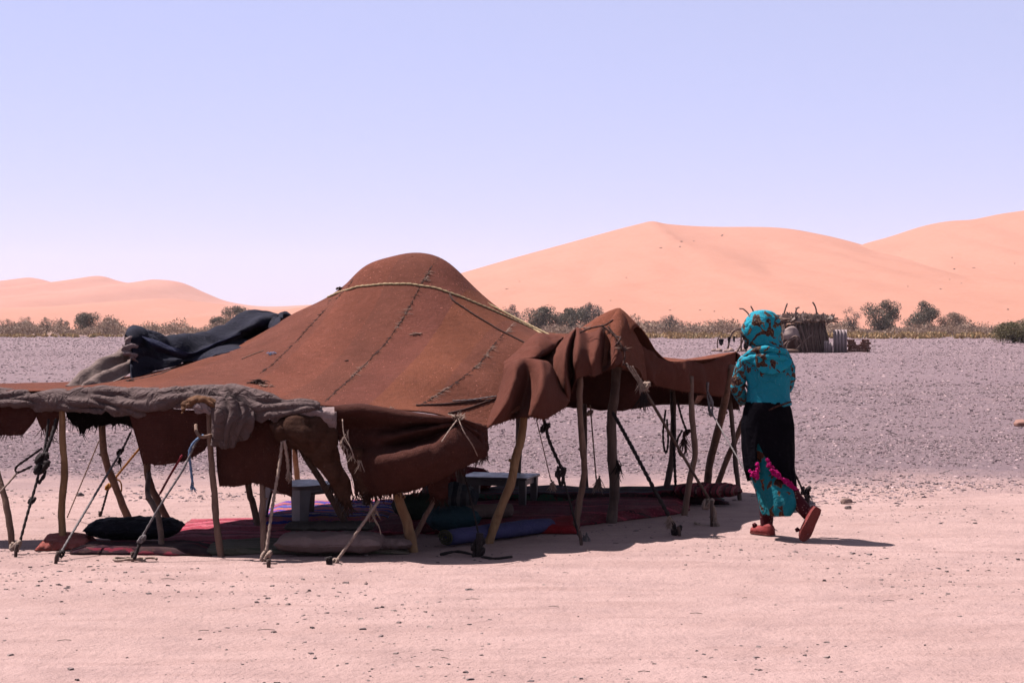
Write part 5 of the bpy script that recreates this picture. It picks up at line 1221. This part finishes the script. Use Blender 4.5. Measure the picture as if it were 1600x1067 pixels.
# ------------------------------------------------------------------ the woman walking away
PY0 = 13.05; PK = PY0 / F
def Q(px, py, dy=0.0):
    p = W(px, py, PY0); return Vector((p.x, PY0 + dy, p.z))
FACE = Vector((-.72, .69, 0)).normalized()
YAW = math.atan2(FACE.y, FACE.x) - math.pi / 2
def printed(name, ground, dens=.5, motif=((0.028, 0.008, 0.014), (0.21, 0.12, 0.06), (0.060, 0.018, 0.02)), scale=9.0, where=None):
    """cotton printed with curling leaf motifs in maroon and gold"""
    m = M(name)
    warp = m.noise(scale * .9, 3, .5); v = m.n.new('ShaderNodeVectorMath'); v.operation = 'MULTIPLY_ADD'
    nn = m.n.new('ShaderNodeTexNoise'); nn.inputs['Scale'].default_value = scale * .8; m.l.new(m.co, nn.inputs['Vector'])
    m.l.new(nn.outputs['Color'], v.inputs[0]); v.inputs[1].default_value = (.10, .10, .10); m.l.new(m.co, v.inputs[2])
    vec = v.outputs[0]
    n1 = m.noise(scale * .75, 2.0, .45, vec, 1.6)
    if where is not None: n1 = m.math('SUBTRACT', n1, m.math('MULTIPLY', m.math('SUBTRACT', 1.0, where(m)), .5))
    c0, c1, c2 = motif; T = 1 - dens
    tiny = m.step(m.noise(scale * 6, 2, .5), .44, .56)
    motifc = m.ramp(n1, [(0, c0), (T, c1), (T + .018, c0), (T + .055, c1), (T + .07, c2), (T + .11, c0), (T + .13, c1), (T + .15, c0)], 'CONSTANT')
    motifc = m.mix(m.math('MULTIPLY', tiny, .22), motifc, c1)
    line = m.math('GREATER_THAN', n1, T)
    g = m.mix(m.step(m.noise(4, 3), .3, .7), tuple(x * .85 for x in ground), tuple(min(1, x * 1.12) for x in ground))
    base = m.mix(line, g, motifc)
    return m.done(base, .75, ((m.noise(260, 2), .0012), (m.math('ABSOLUTE', m.math('SUBTRACT', m.noise(13, 3, .5, None, 1.2), .5)), .030)), spec=.08)
TURQ = (0.016, 0.36, 0.48)
TURQ2 = (0.012, 0.22, 0.27)
m_scarf = printed('scarf_print', TURQ, .475, scale=13)
m_tunic = printed('tunic_print', (0.015, 0.29, 0.40), .53, scale=14, where=lambda m: m.math('MAXIMUM', m.step(m.sep()[2], 1.12, 1.22), m.step(m.sep()[2], .94, .90)))
m_sleeve = printed('sleeve_print', (0.016, 0.32, 0.44), .51, scale=17)
m_dress = printed('dress_print', TURQ2, .44, ((0.04, 0.012, 0.015), (0.22, 0.08, 0.03), (0.06, 0.03, 0.02)), 9)
m_black = fabric('black_wrap', (0.006, 0.005, 0.008), .3, 260, .95, .002, .06); m_black.node_tree.nodes['Principled BSDF'].inputs['Specular IOR Level'].default_value = .015
m_pink = fabric('pink_fringe', (0.62, 0.008, 0.19), .25, 140, .9, .006, .15)
def dotted(name):
    m = M(name); d = m.vor(42, 'F1'); base = m.mix(m.math('LESS_THAN', d, .26), (0.085, 0.010, 0.016), (0.36, 0.20, 0.17))
    return m.done(base, .9, ((m.noise(200, 2), .002),), spec=.1)
m_leg = dotted('dotted_maroon')
m_shoe = fabric('coral_shoe', (0.36, 0.062, 0.060), .18, 120, .7, .002, 0, (0.26, 0.05, 0.045))
m_sole = fabric('worn_sole', (0.26, 0.062, 0.055), .22, 90, .8, .003, 0, (0.22, 0.10, 0.09))
def skin():
    m = M('skin'); m.b.inputs['Subsurface Weight'].default_value = .1; m.b.inputs['Subsurface Radius'].default_value = (.01, .004, .002)
    return m.done(m.mix(m.step(m.noise(20, 3), .3, .7), (0.20, 0.095, 0.062), (0.25, 0.12, 0.08)), .55, ((m.noise(120, 3), .0006),), spec=.35)
m_skin = skin()
base = Vector((Q(1215, 838).x, PY0, 0))
per = thing('person', base, 'person in turquoise headscarf, patterned tunic and black wrap walking away beside the tent', 'person')

# body: one skinned surface over a joint skeleton
nodes, edges = [], []
def nd(p, r, parent=None):
    nodes.append((Vector(p), r)); i = len(nodes) - 1
    if parent is not None: edges.append((parent, i))
    return i
pel = nd(Q(1201, 655, .04), .10)
sp1 = nd(Q(1201, 615, .03), .085, pel); ch = nd(Q(1201, 578, .03), .09, sp1); nb_ = nd(Q(1199, 554, .03), .05, ch)
nk = nd(Q(1197, 545, .04), .045, nb_); sk = nd(Q(1194, 521, .05), .078, nk); cr = nd(Q(1193, 504, .05), .062, sk)
hc = Q(1194, 521, .05)
chin = nd(hc + FACE * .060 + Vector((0, 0, -.075)), .030, sk); nose = nd(hc + FACE * .105 + Vector((0, 0, -.012)), .013, sk)
def limb(start, pts):
    i = start
    for p, r in pts: i = nd(p, r, i)
    return i
limb(pel, [(Q(1191, 668, .05), .075), (Q(1194, 745, .14), .052), (Q(1202, 786, .19), .045), (Q(1204, 818, .20), .034), (Q(1203, 829, .20), .032), (Q(1186, 833, .30), .024)])
limb(pel, [(Q(1214, 668, .02), .075), (Q(1223, 738, -.01), .048), (Q(1234, 770, -.10), .038), (Q(1254, 797, -.22), .030), (Q(1260, 806, -.25), .03), (Q(1248, 838, -.26), .022)])
def arm(start, sh, el, wr, palm_dir, side):
    i = limb(start, [(sh, .045), ((sh + el) / 2, .042), (el, .036), ((el + wr) / 2, .032), (wr, .024)])
    d = palm_dir.normalized(); palm = nd(wr + d * .055, .026, i)
    s = d.cross(Vector((0, 0, 1))).normalized() * side
    for k, (off, L) in enumerate(((-.028, .070), (-.010, .080), (.010, .076), (.028, .060))):
        kn = nd(wr + d * .088 + s * off, .0095, palm)
        a = nd(wr + d * (.088 + L * .5) + s * off * 1.1 + Vector((0, 0, -.012)), .0085, kn)
        nd(wr + d * (.085 + L * .75) + s * off * 1.1 + Vector((0, 0, -.040)), .0075, a)
    t1 = nd(wr + d * .035 - s * .042 + Vector((0, 0, -.01)), .011, palm)
    nd(wr + d * .070 - s * .058 + Vector((0, 0, -.022)), .009, t1)
arm(ch, Q(1165, 564, .05), Q(1151, 606, .04), Q(1166, 628, .19), Vector((.45, .55, -.25)), 1)
arm(ch, Q(1230, 565, .04), Q(1232, 606, .10), Q(1212, 622, .26), Vector((-.6, .3, -.2)), -1)
me = bpy.data.meshes.new('body')
me.from_pydata([tuple(p - base) for p, r in nodes], edges, [])
bo = bpy.data.objects.new('body', me); link(bo, per, base)
mod = bo.modifiers.new('skin', 'SKIN'); mod.use_smooth_shade = True
for i, (p, r) in enumerate(nodes):
    v = me.skin_vertices[0].data[i]; v.radius = (r, r); v.use_root = (i == 0)
sb = bo.modifiers.new('sub', 'SUBSURF'); sb.levels = 2; sb.render_levels = 2
me.materials.append(m_skin)
side = Vector((-FACE.y, FACE.x, 0))
m_eye = plastic('eye', (0.03, 0.015, 0.01), .2)
for s in (-1, 1):
    c = hc + FACE * .074 + side * (.031 * s) + Vector((0, 0, .008))
    mesh('eye', rock_mesh(c - Vector((0, 0, .004)), .011, 900, 1.0), m_eye, per)

# headscarf
def rings_px(tab):
    out = []
    for py, xl, xr, dep, dy in tab:
        c = Q((xl + xr) / 2, py, dy); out.append((tuple(c), (xr - xl) / 2 * PK, dep, 0.0))
    return out
def smooth_rings(rg, n):
    a = np.array([(*c, rx, ry, yw) for c, rx, ry, yw in rg]); P = catmull(a, n)
    return [((p[0], p[1], p[2]), max(.002, p[3]), max(.002, p[4]), p[5]) for p in P]
sc_r = smooth_rings(rings_px([(566, 1168, 1230, .105, .02), (560, 1172, 1229, .10, .02), (554, 1176, 1230, .10, .02), (548, 1179, 1229, .10, .02), (543, 1177, 1224, .10, .03), (536, 1171, 1222, .112, .04), (526, 1163, 1221, .126, .05), (517, 1161, 1222, .134, .05), (508, 1163, 1221, .132, .05), (499, 1167, 1218, .118, .045), (492, 1173, 1213, .095, .04), (487.5, 1179, 1206, .065, .03), (485.5, 1189, 1197, .02, .03)]), 5)
def sfold(a, t):
    z = 1 - t
    wrap = .030 * math.sin(9 * t * 6.28 * .55 + a * 1.0 + .8) * max(0, 1 - t * 2.6)       # coils round the neck
    w = (a * .9 + t * 5.5 + .3 * math.sin(a * 2)) % 1.0
    pleat = .035 * (w ** 3 - .25) * math.sin(min(1, t * 1.2) * math.pi) + .015 * math.sin(a * 3 - t * 14) * math.sin(t * math.pi)
    k = n3(math.cos(a) * 1.3 + t * 2.2, math.sin(a) * 1.3, t * 4.5 + a * .4)
    rid = .05 * ((1 - min(1, abs(k) * 3.2)) ** 2 - .2) * min(1, t * 3)
    return 1 + wrap * 2.0 + pleat + rid + .02 * n3(math.cos(a) * 2, math.sin(a) * 2, t * 6)
v, f = loft(sc_r, 56, cap0=False, fold=sfold)
fa = math.atan2(FACE.y, FACE.x); keep = []
for q in f:
    c = sum((Vector(v[i]) for i in q), Vector()) / len(q); d = c - hc
    ang = abs((math.atan2(d.y, d.x) - fa + math.pi) % (2 * math.pi) - math.pi)
    if ang < .62 and -.10 < d.z < .075: continue
    keep.append(q)
scarf = mesh('headscarf', (v, keep), m_scarf, per, solid=.006, off=1)
# wound end across the throat and over the shoulders
for tab in ([(1166, 557, .02), (1176, 549, -.07), (1196, 545, -.11), (1218, 549, -.085), (1230, 557, .0), (1226, 556, .08)], [(1160, 566, .02), (1170, 560, -.07), (1192, 557, -.12), (1216, 559, -.10), (1233, 566, -.01), (1228, 562, .08)]):
    P = catmull([Q(*p) for p in tab], 6)
    mesh('scarf_fold', tube(P, [.026 + .006 * n3(i * .5, tab[0][0]) for i in range(len(P))], 10, rough=.1), m_scarf, scarf)
# rolled front hem of the scarf round the face
up_ = Vector((0, 0, 1)); hem_ = []
for q in np.linspace(-2.35, 2.35, 15):
    hem_.append(hc + FACE * (.080 - .045 * abs(math.cos(q * .5)) ** 2 * 0) + side * (.098 * math.sin(q)) + up_ * (.118 * math.cos(q) - .004) - FACE * (.03 * (1 - abs(math.sin(q)))))
mesh('scarf_hem', tube(catmull(hem_, 3), [.017 + .004 * n3(i * .6, 2) for i in range(43)], 8, rough=.1), m_scarf, scarf)
def tail(u, v): return .010 * math.sin(u * 16 + v * 3)
def QP(px, py, dy): p = Q(px, py, dy); return tuple(p)
def sheet(name, rows, mat, parent, **kw):
    so = kw.pop('solid', .005)
    return mesh(name, patch([[QP(*p) for p in r] for r in rows], world=True, **kw), mat, parent, solid=so)
sheet('scarf_tail', [[(1168, 555, -.06), (1184, 551, -.10), (1204, 551, -.11), (1228, 556, -.07)], [(1166, 564, -.08), (1184, 563, -.125), (1206, 563, -.13), (1234, 565, -.08)], [(1176, 572, -.10), (1188, 573, -.14), (1206, 573, -.145), (1228, 573, -.10)], [(1186, 579, -.115), (1194, 583, -.145), (1206, 583, -.148), (1216, 578, -.12)]], m_scarf, scarf, sub=8, amp=.008, freq=14, seed=3.1, fold=tail)

# tunic
tu = smooth_rings(rings_px([(644, 1167, 1236, .128, .02), (638, 1167, 1236, .128, .02), (620, 1169, 1234, .122, .02), (600, 1169, 1234, .118, .02), (585, 1164, 1237, .118, .02), (572, 1159, 1238, .112, .02), (563, 1158, 1238, .10, .02), (557, 1163, 1235, .085, .02), (551, 1178, 1226, .07, .02)]), 6)
def tfold(a, t): return 1 + .022 * math.sin(a * 7 + t * 5) * (1 - t) + .035 * n3(math.cos(a) * 2.2, math.sin(a) * 2.2, t * 5) + .015 * n3(math.cos(a) * 6, math.sin(a) * 6, t * 12)
v, f = loft(tu, 64, cap0=False, cap1=False, fold=tfold)
v = [(p[0], p[1], p[2] + (.055 if p[0] > Q(1215, 600).x else .0) * max(0, 1 - (p[2] - .9) / .12) * min(1, max(0, (p[0] - Q(1200, 600).x) / .12))) for p in v]
tunic = mesh('tunic', (v, f), m_tunic, per, solid=.005, off=1)
def sleeve(pts, seed):
    P = catmull([Q(*p[:3]) for p in pts], 8); rr = catmull([(p[3], 0, 0) for p in pts], 8)
    rr = [r[0] * (1 + .07 * abs(math.sin(i * .55 + seed)) + .10 * n3(i * .45, seed)) for i, r in enumerate(rr)]
    return mesh('sleeve', tube(P, rr, 20, rough=.14, seed=seed, cap=False), m_sleeve, tunic, solid=.004)
sleeve([(1174, 561, .03, .046), (1165, 569, .03, .052), (1157, 588, .03, .048), (1154, 605, .04, .047), (1159, 617, .09, .045), (1166, 626, .17, .040)], 1.0)
sleeve([(1224, 561, .02, .046), (1230, 571, .02, .050), (1233, 590, .04, .046), (1231, 606, .09, .045), (1223, 616, .17, .046), (1214, 622, .24, .042)], 2.0)
mesh('tunic_hem', tube(catmull([Q(1196, 641, -.112), Q(1208, 634, -.122), Q(1222, 630, -.112), Q(1234, 627, -.06)], 5), .007, 6, rough=.3), printed('hem_print', (0.05, 0.015, 0.015), .5, scale=30), tunic)

# dress below the wrap
dr = smooth_rings(rings_px([(800, 1189, 1241, .18, -.06), (790, 1187, 1244, .19, -.06), (775, 1184, 1244, .185, -.05), (755, 1178, 1240, .165, -.02), (730, 1170, 1238, .145, .03), (700, 1166, 1237, .135, .03), (660, 1168, 1236, .12, .03)]), 5)
def dfold(a, t): return 1 + (.05 * math.sin(a * 6 + 1.3 * math.sin(t * 4)) + .03 * math.sin(a * 13 + t * 3)) * (1 - t) ** .7
v, f = loft(dr, 72, cap0=False, cap1=False, fold=dfold)
def hemshift(p):       # the raised rear leg lifts the hem on the right
    k = min(1, max(0, (p[0] - Q(1228, 700).x) / .07)); w = max(0, 1 - (p[2] - .19) / .18)
    return (p[0], p[1], p[2] + .09 * k * w - .004)
mesh('dress', ([hemshift(p) for p in v], f), m_dress, per, solid=.005, off=1)

# black wrap with a slanting slit and hem
tab = [(628, 1168, 1232, .125, .02), (640, 1164, 1236, .135, .02), (665, 1160, 1240, .145, .02), (700, 1161, 1241, .155, .02), (730, 1165, 1239, .175, .0), (760, 1172, 1242, .195, -.02), (775, 1175, 1244, .205, -.03)]
ta = np.array(tab); V, Fc = [], []; NA, NV = 120, 34
def hem_py(px, back):
    if not back: return 752
    return float(np.interp(px, [1160, 1166, 1176, 1179, 1182, 1190, 1200, 1212, 1225, 1240], [738, 738, 742, 700, 688, 712, 733, 744, 752, 766]))
for i in range(NA):
    a = 2 * math.pi * i / NA; ca, sa = math.cos(a), math.sin(a)
    pxm = 1201 + 40 * ca; hp = hem_py(pxm, sa < .15)
    for j in range(NV):
        t = j / (NV - 1); py = 628 + (hp - 628) * t
        xl, xr, dep, dy = [float(np.interp(py, ta[:, 0], ta[:, k])) for k in (1, 2, 3, 4)]
        s = 1 + .03 * math.sin(a * 6 + t * 3 + math.sin(t * 4)) * t + .03 * n3(ca * 2, sa * 2, t * 3) + .016 * math.sin(a * 15 - t * 6) * t
        c = Q((xl + xr) / 2, py, dy); V.append((c.x + ca * (xr - xl) / 2 * PK * s, c.y + sa * dep * s, c.z))
Fc = [(i * NV + j, ((i + 1) % NA) * NV + j, ((i + 1) % NA) * NV + j + 1, i * NV + j + 1) for i in range(NA) for j in range(NV - 1)]
wrap = mesh('black_wrap', (V, Fc), m_black, per, solid=.006, off=-1)
def hem_pts(x0, x1):
    out = []
    for i in range(NA):
        a = 2 * math.pi * i / NA
        px = 1201 + 40 * math.cos(a)
        if math.sin(a) < 0 and x0 <= px <= x1: out.append(Vector(V[i * NV + NV - 1]))
    return sorted(out, key=lambda p: p.x)
def trim(pts, n, s, seed):
    """fluffy yarn trim: many small tufts crowded along the hem"""
    rr = random.Random(seed); parts = []
    for k in range(n):
        i = rr.randrange(len(pts) - 1); p = pts[i].lerp(pts[i + 1], rr.random()) + Vector((rr.uniform(-.01, .01), -.012 + rr.uniform(-.010, .006), rr.uniform(-.9, 1.1) * s * 1.3))
        bm = bmesh.new(); bmesh.ops.create_icosphere(bm, subdivisions=2, radius=s * rr.uniform(.35, .7))
        vv = [tuple(p + w.co * (1 + .8 * n3(w.co.x * 160 + k, w.co.y * 160, w.co.z * 160))) for w in bm.verts]; ff = [tuple(q.index for q in x.verts) for x in bm.faces]; bm.free(); parts.append((vv, ff))
    mesh('pompom_trim', join(parts), m_pink, wrap, smooth=False)
trim(hem_pts(1163, 1178), 70, .017, 1)
trim(hem_pts(1191, 1212), 90, .016, 2)
trim(hem_pts(1213, 1240), 90, .014, 3)
# leggings and shoes
def legging(pts):
    P = catmull([Q(*p[:3]) for p in pts], 6); rr = [r[0] * (1 + .03 * n3(i * .8, pts[0][0])) for i, r in enumerate(catmull([(p[3], 0, 0) for p in pts], 6))]
    mesh('legging', tube(P, rr, 18, rough=.06), m_leg, per)
legging([(1197, 765, .17, .060), (1202, 790, .19, .054), (1204, 812, .20, .049), (1204, 826, .20, .045)])
legging([(1224, 745, -.02, .060), (1233, 768, -.09, .055), (1245, 785, -.17, .050), (1255, 799, -.225, .044)])
def shoe(heel, toe, up, L, seed):
    d = (toe - heel).normalized(); up = (up - d * up.dot(d)).normalized(); s = d.cross(up)
    t = [(-.02, .010, .030), (.0, .026, .058), (.12, .034, .074), (.28, .036, .070), (.45, .038, .054), (.62, .043, .046), (.78, .044, .040), (.90, .035, .033), (.98, .018, .024), (1.01, .005, .014)]
    V, Fc, ns = [], [], 20; SV = []
    for x, w, h in t:
        for k in range(ns):
            a = 2 * math.pi * k / ns; c, q = math.cos(a), math.sin(a)
            V.append(heel + d * (x * L) + s * (c * w) + up * (.010 + (h * q if q > 0 else .008 * q)))
    for i in range(len(t) - 1):
        for k in range(ns): Fc.append((i * ns + k, i * ns + (k + 1) % ns, (i + 1) * ns + (k + 1) % ns, (i + 1) * ns + k))
    Fc += [tuple(range(ns))[::-1], tuple((len(t) - 1) * ns + k for k in range(ns))]
    o = mesh('shoe', (V, Fc), m_shoe, per)
    ring = [(x, w * 1.07 + .001) for x, w, h in t]; out = [heel + d * (x * L) + s * w for x, w in ring] + [heel + d * (x * L) - s * w for x, w in ring[::-1]]
    n = len(out); SV = [p - up * .006 for p in out] + [p + up * .006 for p in out]
    SF = [tuple(range(n))[::-1], tuple(range(n, 2 * n))] + [(k, (k + 1) % n, n + (k + 1) % n, n + k) for k in range(n)]
    mesh('sole', (SV, SF), m_sole, o, smooth=False)
    return o, d, up, s
hl = Vector((Q(1211, 800).x, PY0 + .12, .008)); so, d, up, s = shoe(hl, hl + Vector((-.58, .81, 0)) * .22, Vector((0, 0, 1)), .225, 1)
def pom(p, r, parent):
    bm = bmesh.new(); bmesh.ops.create_icosphere(bm, subdivisions=3, radius=r)
    vv = [tuple(p + w.co * (1 + .45 * n3(w.co.x * 90, w.co.y * 90, w.co.z * 90 + p.x))) for w in bm.verts]; ff = [tuple(q.index for q in x.verts) for x in bm.faces]; bm.free()
    mesh('pompom', (vv, ff), m_leg, parent)
pom(hl + d * .17 + up * .055 - s * .02, .018, so)
toe = Vector((Q(1243, 800).x, PY0 - .29, .012)); heel = Vector((Q(1267, 800).x, PY0 - .30, .245))
so, d, up, s = shoe(heel, toe, Vector((-.35, .9, .2)), (toe - heel).length, 2)
pom(heel + d * .19 + up * .055 + Vector((-.035, 0, 0)), .017, so)
# ------------------------------------------------------------------ desert air
hz = mesh('haze', box((0, 1150, 45), (3600, 2500, 94)), None, base=(0, 1150, -2), smooth=False)
tag(hz, 'thin dusty air over the whole plain', 'haze', kind='stuff')
hm = bpy.data.materials.new('dusty_air'); hm.use_nodes = True
hm.node_tree.nodes.remove(hm.node_tree.nodes['Principled BSDF'])
pv = hm.node_tree.nodes.new('ShaderNodeVolumePrincipled')
pv.inputs['Color'].default_value = (0.88, 0.82, 0.92, 1); pv.inputs['Density'].default_value = 0.00007; pv.inputs['Anisotropy'].default_value = 0.1
hm.node_tree.links.new(pv.outputs[0], hm.node_tree.nodes['Material Output'].inputs['Volume'])
hz.data.materials.append(hm)
